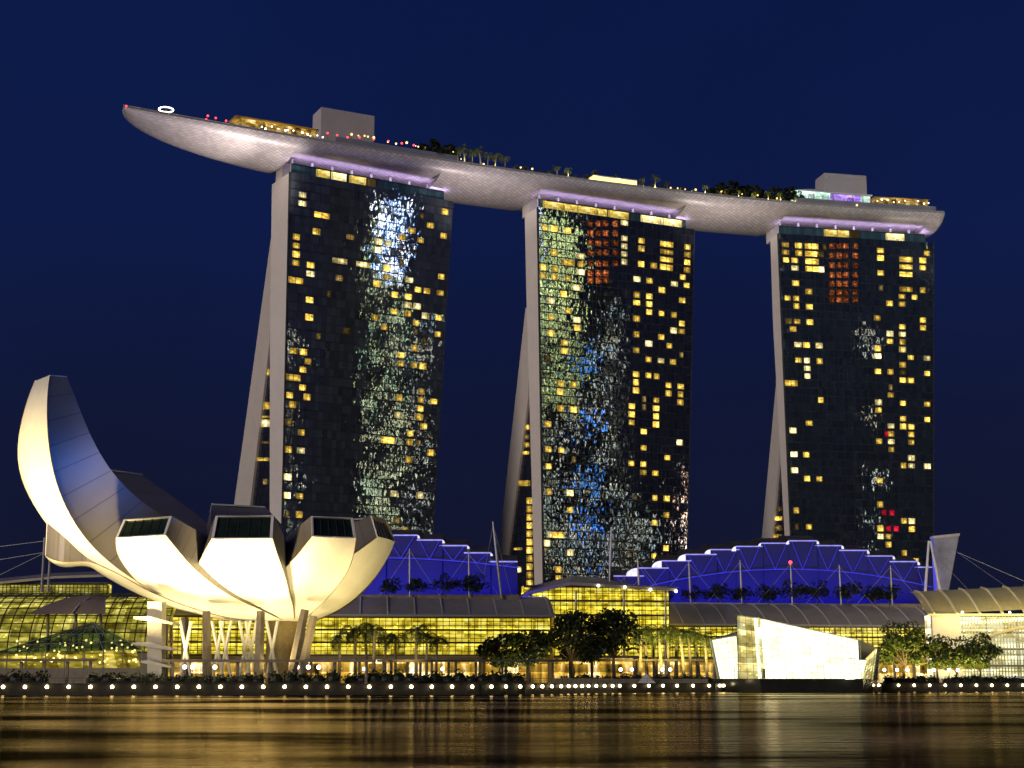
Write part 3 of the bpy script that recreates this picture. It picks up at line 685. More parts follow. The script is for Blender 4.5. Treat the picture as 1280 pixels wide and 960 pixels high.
SPALM = [palm_meshes(4.2, 13, 2.6, 51 + i, M['leaf_y'], .16) for i in range(2)]
STREE = [tree_meshes(6.5, 3.0, 61 + i, M['leaf_dark'], 700, .9, .25, .16, 9) for i in range(2)]
TTREE = [tree_meshes(6.2 + .6 * i, 4.6 + .5 * i, 71 + 7 * i, M['leaf_dark'], 620, .8, .32, .16, 13) for i in range(3)]
# sky deck planting
def deckplants(xs_, proto, name, lab, group, off=(3, 7), sc_=(.8, 1.15)):
    for i, x in enumerate(xs_):
        put(name, lab % ORD[i], name.replace('_', ' '), group, proto[i % len(proto)], (deckpt(x, random.uniform(*off)) + Z * .1).to_tuple(), random.uniform(*sc_))
deckplants([538, 549, 558, 567], STREE, 'roof_tree', '%s dark tree from the left in the short clump on the sky deck', 'trees on the sky deck', (2, 5), (1.1, 1.5))
deckplants([575, 584, 594, 603, 612, 622], SPALM, 'roof_palm', '%s palm from the left on the sky deck between the first two towers', 'palms on the sky deck', (1.5, 3), (1.3, 1.75))
deckplants([634, 698, 713, 744, 775, 806, 821, 836], SPALM, 'roof_palm', '%s single palm from the left above the middle tower', 'palms on the sky deck', (1.2, 2.5), (.95, 1.35))
deckplants([884, 925, 944, 962, 978, 996], SPALM, 'roof_palm', '%s uplit palm from the left below the dark trees near the right tower', 'palms on the sky deck', (1, 2), (.75, 1.0))
deckplants([897, 904, 912, 920, 929, 938, 947, 957, 967, 976, 985, 992, 1000, 1007], STREE, 'roof_tree', '%s dark tree from the left in the long sky deck grove', 'trees on the sky deck', (2, 6), (.95, 1.3))
def bush_mesh(seed):
    b = MB(); rn = random.Random(seed)
    for k in range(3): leafball(b, (rn.uniform(-1, 1), rn.uniform(-.4, .4), .8 + rn.uniform(-.2, .4)), (.9, .8, .8), 60, .55, rn)
    return [b.build('foliage', M['leaf_y'])]
BUSH = [bush_mesh(91), bush_mesh(92)]
for i, x in enumerate((590, 632, 646, 660, 676, 690, 706, 720, 735, 803, 815, 830, 844, 856, 868)):
    put('roof_shrub', '%s low uplit shrub from the left along the edge of the sky deck' % ORD[i], 'shrub', 'shrubs along the sky deck edge', BUSH[i % 2], (deckpt(x, 1.4) + Z * .6).to_tuple(), random.uniform(.8, 1.25))
for px in (580, 592, 640, 670, 690, 728, 850, 866, 606, 620, 700, 712, 744, 775, 806, 821, 884, 905, 925, 944, 962, 978, 996):
    lamp_spot('deck_uplight', (deckpt(px, 1.2) + Z * 1.2).to_tuple(), (deckpt(px, 5) + Z * 6).to_tuple(), 900, (1, .85, .3), 120, .3)

# ------------------------------------------------------------------ lotus museum
MC = Vector((-46.5, 320, 0)); ZB = 14.0
mu = thing('lotus_museum', 'white lotus-shaped museum of ten curved petals floodlit from below at the water', 'museum', (MC.x, MC.y, 1.9))
# azimuth, ellipse (a, c), end height of the outer skin, skylight height, half width at the tip, widening, half wedge,
# edges (z, lower azimuth, upper azimuth) where measured, inner curve (f, r, z)
PET = [(265, 46, 29.7, 28.0, 4.4, 0, 0, 0, [(14, 225, 290), (15.4, 228, 284), (18.4, 232, 279.5), (22.6, 246.5, 276.8), (25.2, 252.4, 275.2), (28, 257.2, 274)], None),
       (293, 39, 29, 28.9, 4.0, 0, 0, 0, [(14, 262, 306), (15.9, 266, 299.6), (19.4, 271, 301), (23, 276.5, 302), (25.7, 281.5, 301.3), (28.9, 285.4, 300)], None),
       (347, 24.5, 30, 30.9, 4.4, 0, 0, 0, [(14, 290, 366), (20, 296, 366), (25.5, 311, 366), (30.9, 331, 364)], None),
       (20, 16, 29, 26, 3, 4.2, .5, 17.5, None, None), (55, 28, 29, 34, 4, 5.4, .5, 17.5, None, None),
       (117, 39, 30, 38, 4.2, 6.6, .40, 18, None, None), (145, 54, 34, 45.5, 4.2, 5.6, .4, 15, None, None),
       (197, 55.5, 38, 33.2, 0, 0, 0, 0, [(13.8, 184, 216), (18, 184, 215.3), (23.2, 185, 213.5), (25, 186, 207), (27, 187, 198)], None),
       (213, 55.5, 38, 58.8, 0, 0, 0, 0, [(14, 180, 221), (16, 180, 217.5), (20, 180, 217.2), (24.6, 181, 217.6), (28, 182, 218.4), (32, 184, 220), (36.5, 188, 221.7), (42, 196, 223.3), (47.8, 206, 224.2), (50, 208.8, 224.2), (54, 212.3, 223.8), (58.8, 214.4, 222.4)],
        [(.0, 8, 27), (.25, 20, 31), (.45, 32.5, 36.3), (.62, 41, 42), (.76, 46.4, 48), (.88, 49.6, 53.8), (1, 51.2, 59.0)]),
       (238, 50, 30, 28.6, 3.6, 0, 0, 0, [(14, 200, 275), (15.7, 204, 264), (18, 211.5, 255), (20.3, 215, 251.5), (23.4, 221.5, 249.2), (26.4, 226, 248.2), (28.6, 230.3, 247.2)], None)]
def smooth(a):
    a = np.array(a)
    for _ in range(3): a[1:-1] = (a[:-2] + 2 * a[1:-1] + a[2:]) / 4
    return a
for phi, EA, EC, zt, hw, wtip, kk, wedge, edges, inn in PET:
    ZC = ZB + EC; ph = R(phi); u_ = Vector((math.cos(ph), math.sin(ph), 0))
    a1 = math.acos((ZC - zt) / EC); a0 = .16; N = 36
    rt_ = EA * math.sin(a1)
    outs, ins, lo, hi = [], [], [], []
    for i in range(N + 1):
        f = i / N; al = a0 + (a1 - a0) * f; r = EA * math.sin(al); z = ZC - EC * math.cos(al); z_up = z
        if phi == 197: q_ = min(1, max(0, (r - 39) / 9.5)); z -= .15 + 6.2 * q_ * q_ * (3 - 2 * q_)
        if edges: lo.append(np.interp(z, [q[0] for q in edges], [q[1] for q in edges])); hi.append(np.interp(z, [q[0] for q in edges], [q[2] for q in edges]))
        else:
            w_ = min(r * math.sin(R(wedge)), wtip + (a1 - al) * (EA + EC) / 2 * kk); be = math.degrees(math.asin(min(1, w_ / r))); lo.append(phi - be); hi.append(phi + be)
        if inn: ri = float(np.interp(f, [q[0] for q in inn], [q[1] for q in inn])); zi_ = float(np.interp(f, [q[0] for q in inn], [q[2] for q in inn]))
        else:
            ri = 3.5 + (rt_ - 1.6 - 3.5) * f; zi_ = max(24.0 + (zt + hw - 24.0) * f ** 1.5, z + .35)
            if phi == 197: ri, zi_ = r, z_up + .3
        outs.append((r, z)); ins.append((ri, zi_))
    lo, hi = smooth(lo), smooth(hi)
    if inn: ins = list(zip(smooth(smooth([q[0] for q in ins])), smooth(smooth([q[1] for q in ins]))))
    def PA_(rz, az): return MC + Vector((math.cos(R(az)) * rz[0], math.sin(R(az)) * rz[0], rz[1]))
    b = MB()
    for sg, ed in ((-1, lo), (1, hi)):
        rows = []
        for i in range(N + 1):
            o_ = PA_(outs[i], ed[i]); n_ = PA_(ins[i], ed[i]); rows.append([o_.lerp(n_, q / 3) for q in range(4)])
        us = [[(q / 3, i * .36) for q in range(4)] for i in range(N + 1)]
        b.grid(rows if sg < 0 else [r_[::-1] for r_ in rows], uvs=us)
    b.grid([[PA_(ins[i], lo[i] + (hi[i] - lo[i]) * q / 6) for q in range(7)] for i in range(N + 1)], uvs=[[(q, i * .36 + 40) for q in range(7)] for i in range(N + 1)])
    pet = b.build('petal', M['panel'], mu)
    b = MB(); rows = []; uvs = []; nq = 16
    for i in range(N + 1):
        rows.append([PA_(outs[i], lo[i] + (hi[i] - lo[i]) * q / nq) for q in range(nq + 1)]); uvs.append([((lo[i] + (hi[i] - lo[i]) * q / nq - phi) * .12, i * .6) for q in range(nq + 1)])
    b.grid(rows, uvs=uvs); sk = b.build('outer_skin', M['skin'], None, True); sk.parent = pet
    # thin dark shadow-gap rim along both edges of the skin
    for ed in (lo, hi):
        b = MB(); b.path([PA_(outs[i], ed[i]) for i in range(3, N + 1)], .09, 5); rm = b.build('edge_trim', M['trim']); rm.parent = pet
    # tip: skylight in a pale frame
    A, B_ = PA_(outs[N], lo[N]), PA_(outs[N], hi[N]); C_, D_ = PA_(ins[N], hi[N]), PA_(ins[N], lo[N])
    b = MB(); cen = (A + B_ + C_ + D_) / 4; nrm = (B_ - A).cross(D_ - A).normalized()
    if nrm.dot(u_) < 0: nrm = -nrm
    q = [A, B_, C_, D_]; iq = [p_.lerp(cen, .09) for p_ in q]
    for i in range(4):
        j = (i + 1) % 4; b.hexa([q[i] + nrm * .15, q[j] + nrm * .15, iq[j] + nrm * .15, iq[i] + nrm * .15], [q[i] - nrm * .5, q[j] - nrm * .5, iq[j] - nrm * .5, iq[i] - nrm * .5])
    fr = b.build('skylight_frame', M['skin']); fr.parent = pet
    b = MB(); b.face([p_ - nrm * .3 for p_ in iq]); 
    for s_ in range(1, 5):
        p0 = iq[0].lerp(iq[1], s_ / 5) - nrm * .2; p1 = iq[3].lerp(iq[2], s_ / 5) - nrm * .2; b.tube(p0, p1, .09, .09, 4, 1)
    gl = b.build('skylight', [M['skyl'], M['dark']]); gl.parent = pet
# pillars and lattice props under the bowl
def leanpost(x0, y0, x1, y1, Y, r0, r1, name, m, n=6):
    b = MB(); b.tube(at(x0, y0, Y), at(x1, y1, Y), r0, r1, n); return b.build(name, m, mu)
for x0, x1, yt, Y in ((199, 199, 764, 303), (258, 259, 764, 300), (326, 323, 764, 299), (381, 364, 762, 301), (392, 376, 770, 309), (231, 232, 772, 330), (349, 345, 775, 332)):
    leanpost(x0, yt, x1, 846, Y, .85, 1.05, 'pillar', M['pillar'])
for x in (232, 272, 282, 306, 314, 340):
    for dx in (-7, 7): leanpost(x - dx, 776, x + dx, 848, 312, .34, .34, 'lattice_prop', M['white'])
b = MB(); rows = []
for i in range(25):
    a = 2 * math.pi * i / 24; rows.append([MC + Vector((math.cos(a) * 4, math.sin(a) * 4, 1.9)), MC + Vector((math.cos(a) * 4, math.sin(a) * 4, 14.8))])
b.grid(rows, uvs=[[(i, 0), (i, 3)] for i in range(25)]); b.build('core', surf('museum_core', (.35, .27, .12), .6, .15), mu)
# museum floodlights around the pool
for fx, fy, fz, az, rt2, zz, en in ((-49, 276, 2.6, 264, 33, 22, 190000), (-30, 283, 3, 294, 29, 23, 32000), (-12, 290, 3, 325, 22, 24, 22000), (-70, 275, 2.6, 236, 38, 23, 165000),
        (-100, 274, 2.6, 217, 49, 33, 190000), (-112, 284, 2.6, 214, 53, 46, 190000), (-112, 300, 2.6, 204, 50, 28, 40000)):
    ph = R(az); p = Vector((fx, fy, fz)); q = MC + Vector((math.cos(ph) * rt2, math.sin(ph) * rt2, zz))
    lamp_spot('museum_flood', p.to_tuple(), q.to_tuple(), en, (1, .77, .33), 66, 1.2, 1)
for dx, dy, en in ((0, -20, 15000), (-20, -16, 20000), (14, -14, 6000)):
    lamp_spot('museum_under', (MC + Vector((dx, dy, 4))).to_tuple(), (MC + Vector((dx, dy, 20))).to_tuple(), en, (1, .77, .33), 150, 1)
lamp_spot('petal_blue_fill', (MC + Vector((-4, -38, 35))).to_tuple(), (MC + Vector((-42, -32, 60))).to_tuple(), 24000, (.03, .22, 1), 100, 2, 1)  # added lamp without a fixture, to blue the tall petal's side wall

# ------------------------------------------------------------------ glass-fronted malls
def bay_building(name, label, cat, x0, x1, Y0, Y1, ze, zr, dep, lit='mall', z0=2, nb=None, floors=3, roof=True, ribs=None, mul='mullion'):
    "glass front with storeys and mullions, lit rooms behind it, curved roof with ribs"
    A = at(x0, HZ, Y0); B = at(x1, HZ, Y1); A.z = B.z = 0; wd = (B - A); W = wd.length; wd.normalize(); bk = Vector((-wd.y, wd.x, 0))
    t = thing(name, label, cat, ((A + B) / 2 + Z * 1.9).to_tuple())
    P = lambda s, d, z: A + wd * s + bk * d + Z * z
    b = MB(); b.face([P(0, 5, z0), P(W, 5, z0), P(W, 5, ze), P(0, 5, ze)], 0, [(0, 0), (W, 0), (W, ze - z0), (0, ze - z0)]); 
    b.face([P(0, 0, z0), P(0, 5, z0), P(0, 5, ze), P(0, 0, ze)], 0, [(0, 0), (5, 0), (5, ze - z0), (0, ze - z0)]); b.face([P(W, 5, z0), P(W, 0, z0), P(W, 0, ze), P(W, 5, ze)], 0, [(0, 0), (5, 0), (5, ze - z0), (0, ze - z0)])
    b.build('lit_interior', M[lit], t)
    b = MB()
    for k in range(floors + 1):
        z = z0 + (ze - z0) * k / floors; b.box(P(W / 2, 2.6, z), (W, 4.6, .45), 0, (wd, bk, Z))
    b.build('floor_slab', M['pillar'], t)
    b = MB(); nb = nb or int(W / 1.7)
    for i in range(nb + 1): b.box(P(W * i / nb, 0, (z0 + ze) / 2), (.15, .3, ze - z0), 0, (wd, bk, Z))
    nz = floors * 3
    for k in range(nz + 1): b.box(P(W / 2, .02, z0 + (ze - z0) * k / nz), (W, .24, .16), 0, (wd, bk, Z))
    b.build('mullion_grid', M[mul], t)
    b = MB(); b.face([P(0, .3, z0), P(W, .3, z0), P(W, .3, ze), P(0, .3, ze)]); b.build('glass_front', M['glass'], t)
    if roof:
        b = MB(); N = 8; prof = [(-2.2 + (dep + 2.2) * (i / N), ze + .3 + (zr - ze) * math.sin(math.pi / 2 * (i / N)) ** .9) for i in range(N + 1)]
        b.grid([[P(-1, d, z), P(W + 1, d, z)] for d, z in prof]); b.grid([[P(W + 1, d, z - .4), P(-1, d, z - .4)] for d, z in prof])
        b.grid([[P(-1, prof[0][0], prof[0][1] - .4), P(W + 1, prof[0][0], prof[0][1] - .4)], [P(-1, *prof[0]), P(W + 1, *prof[0])]])
        for s in (-1, W + 1): b.grid([[P(s, d, z - .4), P(s, d, z)] for d, z in prof])
        b.build('roof', M['roof'], t)
        b = MB(); nr = ribs or int(W / 8)
        for i in range(nr + 1): b.path([P(W * i / nr, d, z + .12) for d, z in prof], .22, 5)
        b.path([P(-1, *prof[0]), P(W + 1, *prof[0])], .25, 5); b.path([P(-1, prof[-1][0], prof[-1][1] + .2), P(W + 1, prof[-1][0], prof[-1][1] + .2)], .3, 5)
        b.build('roof_rib', M['rib'], t)
        b = MB(); b.face([P(-1, dep, 2), P(-1, dep, zr), P(W + 1, dep, zr), P(W + 1, dep, 2)]); b.face([P(-1, .5, ze), P(-1, dep, zr), P(-1, dep, 2), P(-1, .5, 2)]); b.face([P(W + 1, .5, 2), P(W + 1, dep, 2), P(W + 1, dep, zr), P(W + 1, .5, ze)])
        b.build('rear_wall', M['pillar'], t)
    return t, P, W
def zof(py, Y): return EYE + (HZ - py) * Y / F * 1.0 / 1.0 if False else at(640, py, Y).z
tl, Pl, Wl = bay_building('mall_building', 'glass mall with grey ribbed roof between the museum and the dark trees', 'mall', 204, 688, 414, 424, zof(771, 420), zof(748, 436), 16, z0=zof(819, 420), ribs=14)
tr_, Pr, Wr = bay_building('mall_building', 'long glass mall with grey ribbed roof below the wide blue hall on the right', 'mall', 800, 1166, 468, 482, zof(783, 475), zof(757, 492), 17, z0=zof(822, 475), ribs=14)
# lower shop storeys in front of the malls
def shops(label, x0, x1, Y0, Y1, yt, yb=846, eav=4):
    A = at(x0, HZ, Y0); B = at(x1, HZ, Y1); A.z = B.z = 0; wd = (B - A); W = wd.length; wd.normalize(); bk = Vector((-wd.y, wd.x, 0)); zt = zof(yt, Y0); P = lambda s, d, z: A + wd * s + bk * d + Z * z
    t = thing('shop_row', label, 'shop row', ((A + B) / 2 + Z * 1.9).to_tuple())
    b = MB(); b.face([P(0, 3, 1.95), P(W, 3, 1.95), P(W, 3, zt), P(0, 3, zt)], 0, [(0, 0), (W, 0), (W, zt), (0, zt)]); b.build('lit_interior', M['shop'], t)
    b = MB(); b.box(P(W / 2, 1 - eav / 2 + 3, zt + .3), (W + 2, eav + 6, .6), 0, (wd, bk, Z)); b.build('flat_roof', M['pillar'], t)
    n = int(W / 6)
    for i in range(n + 1): b = MB(); b.box(P(W * i / n, 1.5, (1.9 + zt) / 2), (.7, .7, zt - 1.9), 0, (wd, bk, Z)); b.build('shop_pillar', M['pillar'], t)
shops('low bright shop row under the mall behind the left palms', 204, 600, 408, 412, 824)
shops('low bright shop row behind the tall dark trees', 606, 795, 432, 440, 822)
shops('low bright shop row behind the right palm grove and the glass pavilion', 797, 1170, 452, 464, 824)
# dark retail wing that closes the space behind the trees
tm_, Pm, Wm = bay_building('atrium_block', 'yellow glazed atrium block rising behind the tall dark trees', 'atrium', 655, 838, 452, 458, zof(733, 455), zof(731, 455), 10, z0=zof(822, 452), nb=24, floors=5, roof=False)
# the atrium's swept canopy
t = thing('atrium_canopy', 'grey swept canopy with lamp tips over the yellow atrium block', 'canopy', at(745, 851, 450).to_tuple())
b = MB(); prof = [(636, 757), (662, 741), (690, 734), (712, 729), (745, 731), (790, 734), (846, 737)]
rows = [[at(x, y, 446), at(x, y - 1.5, 446) , at(x + 4, y - (9 if 655 < x < 760 else 3), 462)] for x, y in prof]; b.grid(rows)
b.grid([[at(x, y + 2.2, 446.1) , at(x, y, 446)] for x, y in prof]); b.grid([[at(x + 4, y + 2, 462), at(x, y + 2.2, 446)] for x, y in prof]); b.build('shell', M['roof'], t)
b = MB()
for x, y in ((748, 731), (781, 733), (813, 736), (845, 738)): b.ball(at(x, y + 1, 445.4), .45, 6, 4)
b.build('tip_lamp', M['white_glow'], t)
b = MB()
for x in (664, 720, 780, 832): b.tube(at(x, 851, 449), at(x, 738, 449), .35, .3)
b.build('canopy_post', M['steel'], t)
# ------------------------------------------------------------------ left glass vault, lens canopy, tent
def vault(name, label, x0, x1, Y, yt, yb, dep, lit):
    A = at(x0, HZ, Y); B = at(x1, HZ, Y); W = B.x - A.x; zt = zof(yt, Y + dep); zb = zof(yb, Y); t = thing(name, label, 'glass hall', ((A.x + B.x) / 2, Y, 1.9))
    prof = [(dep * (1 - math.cos(math.pi / 2 * i / 10)), zb + (zt - zb) * math.sin(math.pi / 2 * i / 10)) for i in range(11)]
    b = MB(); rows = []; uvs = []
    for i, (d, z) in enumerate(prof): rows.append([Vector((A.x + .0, Y + d + 2.5, z - .8)), Vector((B.x, Y + d + 2.5, z - .8))]); uvs.append([(0, z), (W, z)])
    b.grid(rows, uvs=uvs); b.build('lit_interior', M[lit], t)
    b = MB(); n = int(W / 2.6)
    for i in range(n + 1): b.path([Vector((A.x + W * i / n, Y + d, z)) for d, z in prof], .16, 5)
    for d, z in prof: b.tube((A.x, Y + d, z), (B.x, Y + d, z), .13, .13, 5)
    b.build('rib_grid', M['mullion'], t)
    b = MB(); b.grid([[Vector((A.x, Y + d + .2, z)), Vector((B.x, Y + d + .2, z))] for d, z in prof]); b.build('glass_skin', M['glass'], t)
    b = MB(); b.box(((A.x + B.x) / 2, Y + 1, (1.9 + zb) / 2), (W, 1, zb - 1.9)); b.build('base_wall', M['pillar'], t)
    return t
M['vaultlit'] = interior_mat('vault_interior', (.10, .07, .004), (.40, .31, .03), (1, .78, .20), 1.35, .5, .4)
vault('glass_vault', 'barrel glass vault glowing yellow behind the left end of the museum', -60, 205, 388, 742, 815, 22, 'vaultlit')
tq, _, _ = bay_building('glass_hall', 'upper yellow glass hall with flat canopy at the far left edge', 'glass hall', -60, 128, 420, 420, zof(729, 420), zof(728, 420), 12, z0=zof(778, 420), nb=40, floors=3, roof=False, lit='vaultlit')
b = MB(); b.grid([[at(x, y, 417) , at(x, y - 3, 417), at(x, y - 7, 436)] for x, y in ((-80, 738), (0, 730), (30, 727), (70, 723), (132, 721))]); b.build('canopy', M['roof'], tq)
t = thing('lens_canopy', 'brown lens-shaped canopy over the glass vault left of the museum stair', 'canopy', at(85, 851, 384).to_tuple())
b = MB(); rows = []
for i in range(13):
    f = i / 12; x = 36 + 96 * f; y = 768 - 24 * math.sin(math.pi * min(1, f * .62 + .02)) ; rows.append([at(x, 767.5, 383), at(x, (y + 767.5) / 2 - 3 * math.sin(math.pi * f * .6), 386), at(x, y, 394)])
b.grid(rows); b.build('shell', surf('brown_canopy', (.30, .23, .17), .5, .1), t, True)
b = MB(); b.path([at(90, 767, 382.7), at(98, 757, 385), at(112, 747, 390)], .25, 5); b.build('seam_rib', M['rib'], t)
b = MB()
for x in (60, 95, 126): b.tube(at(x, 851, 389), at(x, 764, 389), .4, .4)
b.build('canopy_post', M['pillar'], t)
# glass tent
t = thing('glass_tent', 'low green glass tent pavilion with string lights before the glass vault', 'pavilion', at(90, 855, 330).to_tuple())
ap = at(116, 778, 340); e0, e1 = at(-15, 819, 326), at(178, 812, 326); b0, b1 = at(-15, 819, 352), at(178, 812, 352); rid = at(-40, 806, 340)
b = MB(); b.face([e0, e1, ap]); b.face([b1, b0, ap]); b.face([e1, b1, ap]); b.face([b0, e0, ap]); b.build('roof_glass', glassmat('green_tent_glass', (.45, .56, .46), .14), t)
b = MB()
for i in range(9): b.tube(e0.lerp(e1, i / 8), ap, .12, .12, 5)
for f in (.3, .6, .8): b.tube(e0.lerp(ap, f), e1.lerp(ap, f), .1, .1, 5)
for i in range(9): p = e0.lerp(e1, i / 8); b.tube((p.x, p.y, 1.9), p, .14, .14, 5)
b.build('frame', surf('grey_green_frame', (.20, .22, .18), .5, .1), t)
rn = random.Random(5)
b = MB()
for _ in range(60):
    b.ball(at(rn.uniform(20, 172), rn.uniform(800, 828), rn.uniform(330, 348)), .25, 6, 4)
b.build('string_light', M['warm_glow'], t)
b = MB(); b.face([at(0, 835, 344), at(176, 835, 344), at(170, 812, 344), at(0, 816, 344)], 0, [(0, 0), (30, 0), (30, 5), (0, 5)]); b.build('lit_counter', M['vaultlit'], t)
# stair tower beside the museum
t = thing('stair_tower', 'white stair tower with projecting landings under the left petals', 'stair tower', at(196, 855, 292).to_tuple())
b = MB(); Y = 292
for x0, x1, y0, y1 in ((184, 202, 752, 848),): b.prism([at(x0, y1, Y), at(x1, y1, Y), at(x1, y0, Y), at(x0, y0, Y)], (0, 4, 0))
b.build('shaft', M['rib'], t)
for y0, xl, xr in ((771, 167, 212), (803, 165, 210), (826, 176, 214)):
    b = MB(); b.prism([at(xl, y0 + 2.5, 290), at(xr + 4, y0 + 10, 290), at(xr + 4, y0 + 7.5, 290), at(186, y0 - 1, 290), at(xl, y0, 290)], (0, 6.5, 0)); b.build('landing', M['rib'], t)
b = MB()
for x in (206, 212): b.prism([at(x, 848, 296), at(x + 3, 848, 296), at(x + 3, 770, 296), at(x, 770, 296)], (0, 1, 0))
b.build('rear_post', M['pillar'], t)
lamp_spot('stair_light', at(186, 846, 280).to_tuple(), at(195, 790, 292).to_tuple(), 900, (1, .85, .45), 110, .5)

# ------------------------------------------------------------------ blue lit halls
def hall(label, steps, Y0, ybase, xl, xr, arc, lit_ends):
    t = thing('convention_hall', label, 'convention hall', at((xl + xr) / 2, 851, Y0).to_tuple()); zb = zof(ybase, Y0)
    n = len(steps)
    for i, (x0, x1, y) in enumerate(steps):
        nx0 = steps[i - 1][2] if i else 999; nx1 = steps[i + 1][2] if i < n - 1 else 999
        Yf = Y0 + .06 * i - (.4 if i % 2 else 0)
        a, c = at(x0, y, Yf), at(x1, y, Yf); a0 = Vector((a.x, Yf, zb)); c0 = Vector((c.x, Yf, zb))
        b = MB(); dep = 46; rows = []
        for q in range(9):
            f = q / 8; up = 5.0 * math.sin(math.pi * f * .9) - 8 * f * f; rows.append([Vector((a.x, Yf + dep * f, a.z + up)), Vector((c.x, Yf + dep * f, c.z + up))])
        b.grid(rows); b.face([a0, c0, c, a])
        b.face([a0, a] + [r_[0] for r_ in rows[1:]] + [Vector((a.x, Yf + dep, zb))]); b.face([c, c0, Vector((c.x, Yf + dep, zb))] + [r_[1] for r_ in rows[1:]][::-1])
        b.build('roof_bay', M['bluewall'], t)
        b = MB(); Yl = Yf - .3; a_, c_ = at(x0, y, Yl), at(x1, y, Yl); b.tube(a_, c_, .2, .2, 5); b.build('edge_light', M['led_edge'], t)
        b = MB(); mid = (x0 + x1) / 2; ya = arc(mid); p = at(mid, ya, Yl); b.tube(at(x0 + 4, y + 1.5, Yl), p, .13, .13, 4); b.tube(at(x1 - 4, y + 1.5, Yl), p, .13, .13, 4); b.build('truss_light', M['blue_led'], t)
        for xx, nxt, left in ((x0, nx0, True), (x1, nx1, False)):
            if nxt > y + 1 and nxt < 900:
                wpx, hpx = (max(3.5, 17 - 2.3 * i), max(4.5, 11 - 1.0 * i)) if (left and lit_ends) else (3.0, 4.0)
                b = MB(); sg = -1 if left else 1; rows = []
                for q in range(7):
                    a2 = math.pi / 2 * q / 6; xx2 = xx + sg * wpx * math.cos(a2); yy = y + hpx * (1 - math.sin(a2)); rows.append([at(xx2, yy, Yf - .2), at(xx2, yy, Yf + 6)])
                b.grid(rows); pf = [r_[0] for r_ in rows]; b.face(pf + [at(xx, y + hpx, Yf - .2)]); b.build('end_shell', M['scallop'], t)
    b = MB(); b.path([at(xl + (xr - xl) * i / 24, arc(xl + (xr - xl) * i / 24), Y0 - .8) for i in range(25)], .17, 5); b.build('chord_light', M['blue_led'], t)
    # low kerb wall of the roof terrace and the lamps that wash the hall blue
    b = MB(); p0, p1 = at(xl, ybase, Y0 - 14), at(xr, ybase, Y0 - 14); b.hexa([p0 - Z * 2, p1 - Z * 2, p1 + Z * .6, p0 + Z * .6], [p0 - Z * 2 + Vector((0, 14, 0)), p1 - Z * 2 + Vector((0, 14, 0)), p1 + Z * .6 + Vector((0, 14, 0)), p0 + Z * .6 + Vector((0, 14, 0))]); b.build('terrace', M['pillar'], t)
    W = (p1 - p0).length
    lamp_area('blue_wash', ((p0 + p1) / 2 + Vector((0, 3, 1.2))).to_tuple(), ((p0 + p1) / 2 + Vector((0, 14.5, 20))).to_tuple(), W * 360, (.010, .010, 1), W * .98, 1.2)
    return t
S2 = [(767, 805, 720), (797, 836, 710), (827, 864, 701), (857, 896, 693), (888, 924, 687), (920, 953, 683), (951, 987, 679), (986, 1021, 676), (1018, 1052, 682), (1049, 1084, 688), (1081, 1116, 695), (1112, 1147, 702), (1143, 1165, 709)]
S1 = [(350, 384, 690), (382, 415, 680), (412, 448, 673), (445, 483, 668), (480, 522, 669), (521, 553, 675), (549, 584, 682), (580, 613, 691), (611, 647, 702)]
arc2 = lambda x: 711.5 + 25 * ((x - 985) / 190) ** 2
arc1 = lambda x: 697 + 12 * ((x - 462) / 180) ** 2
hall('wide blue lit hall with a stepped roof in front of the middle and right towers', S2, 506, 757, 790, 1165, arc2, True)
hall('blue lit hall with a stepped roof between the lotus museum and the middle tower', S1, 446, 746, 350, 649, arc1, False)

# masts and stays before the halls
def mast(label, xt, yt, xb, yb, Y, r=.34, stays=(), lamp=None):
    t = thing('mast', label, 'mast', at(xb, yb, Y).to_tuple(), 'masts before the halls'); a, c = at(xb, yb, Y), at(xt, yt, Y)
    b = MB(); b.tube(a, a.lerp(c, .5), r * .75, r, 8); b.tube(a.lerp(c, .5), c, r, r * .5, 8); b.build('pole', M['steel'], t)
    for (sx, sy, SY) in stays:
        b = MB(); b.tube(a.lerp(c, .96), at(sx, sy, SY), .075, .075, 4); b.build('stay_cable', M['steel'], t)
    if lamp: b = MB(); b.ball(c, .6, 8, 5); b.build('beacon', M[lamp], t)
for i, (x, yt) in enumerate(((512, 686), (586, 690))): mast('%s grey mast from the museum, before the left blue hall' % ORD[i], x, yt, x + .5, 746, 431, stays=[(x - 38, 745, 431), (x + 38, 745, 431)])
mast('tall leaning mast at the right end of the left blue hall', 616, 652, 627, 748, 431, .4, [(600, 745, 431), (640, 747, 431)])
mast('tall thin mast with stays standing before the foot of the middle tower', 764, 660, 762, 728, 458, .4, [(752, 728, 462), (782, 728, 462)])
for i, (x, yt) in enumerate(((797, 698), (861, 702), (925, 700), (988, 703), (1049, 706), (1113, 707))):
    mast('%s grey mast from the left, before the right blue hall' % ORD[i], x, yt, x + 2.5, 756, 489, stays=[(x - 42, 755, 489), (x + 42, 755, 489)], lamp='red_glow' if x == 988 else None)
t = thing('a_frame_mast', 'two-legged leaning mast beside the grey trapezoid screen wall', 'mast', at(1165, 760, 490).to_tuple())
for a, c in (((1155, 762), (1161, 676)), ((1180, 762), (1163, 676))): b = MB(); b.tube(at(*a, 490), at(*c, 490), .5, .35); b.build('leg', M['white'], t)
for sx, sy in ((1215, 742), (1262, 736), (1330, 748)): b = MB(); b.tube(at(1196 if sx > 1220 else 1165, 690, 490), at(sx, sy, 470), .08, .08, 4); b.build('stay_cable', M['steel'], t)
t = thing('screen_wall', 'pale tapering trapezoid screen wall standing right of the blue hall', 'screen wall', at(1176, 760, 496).to_tuple())
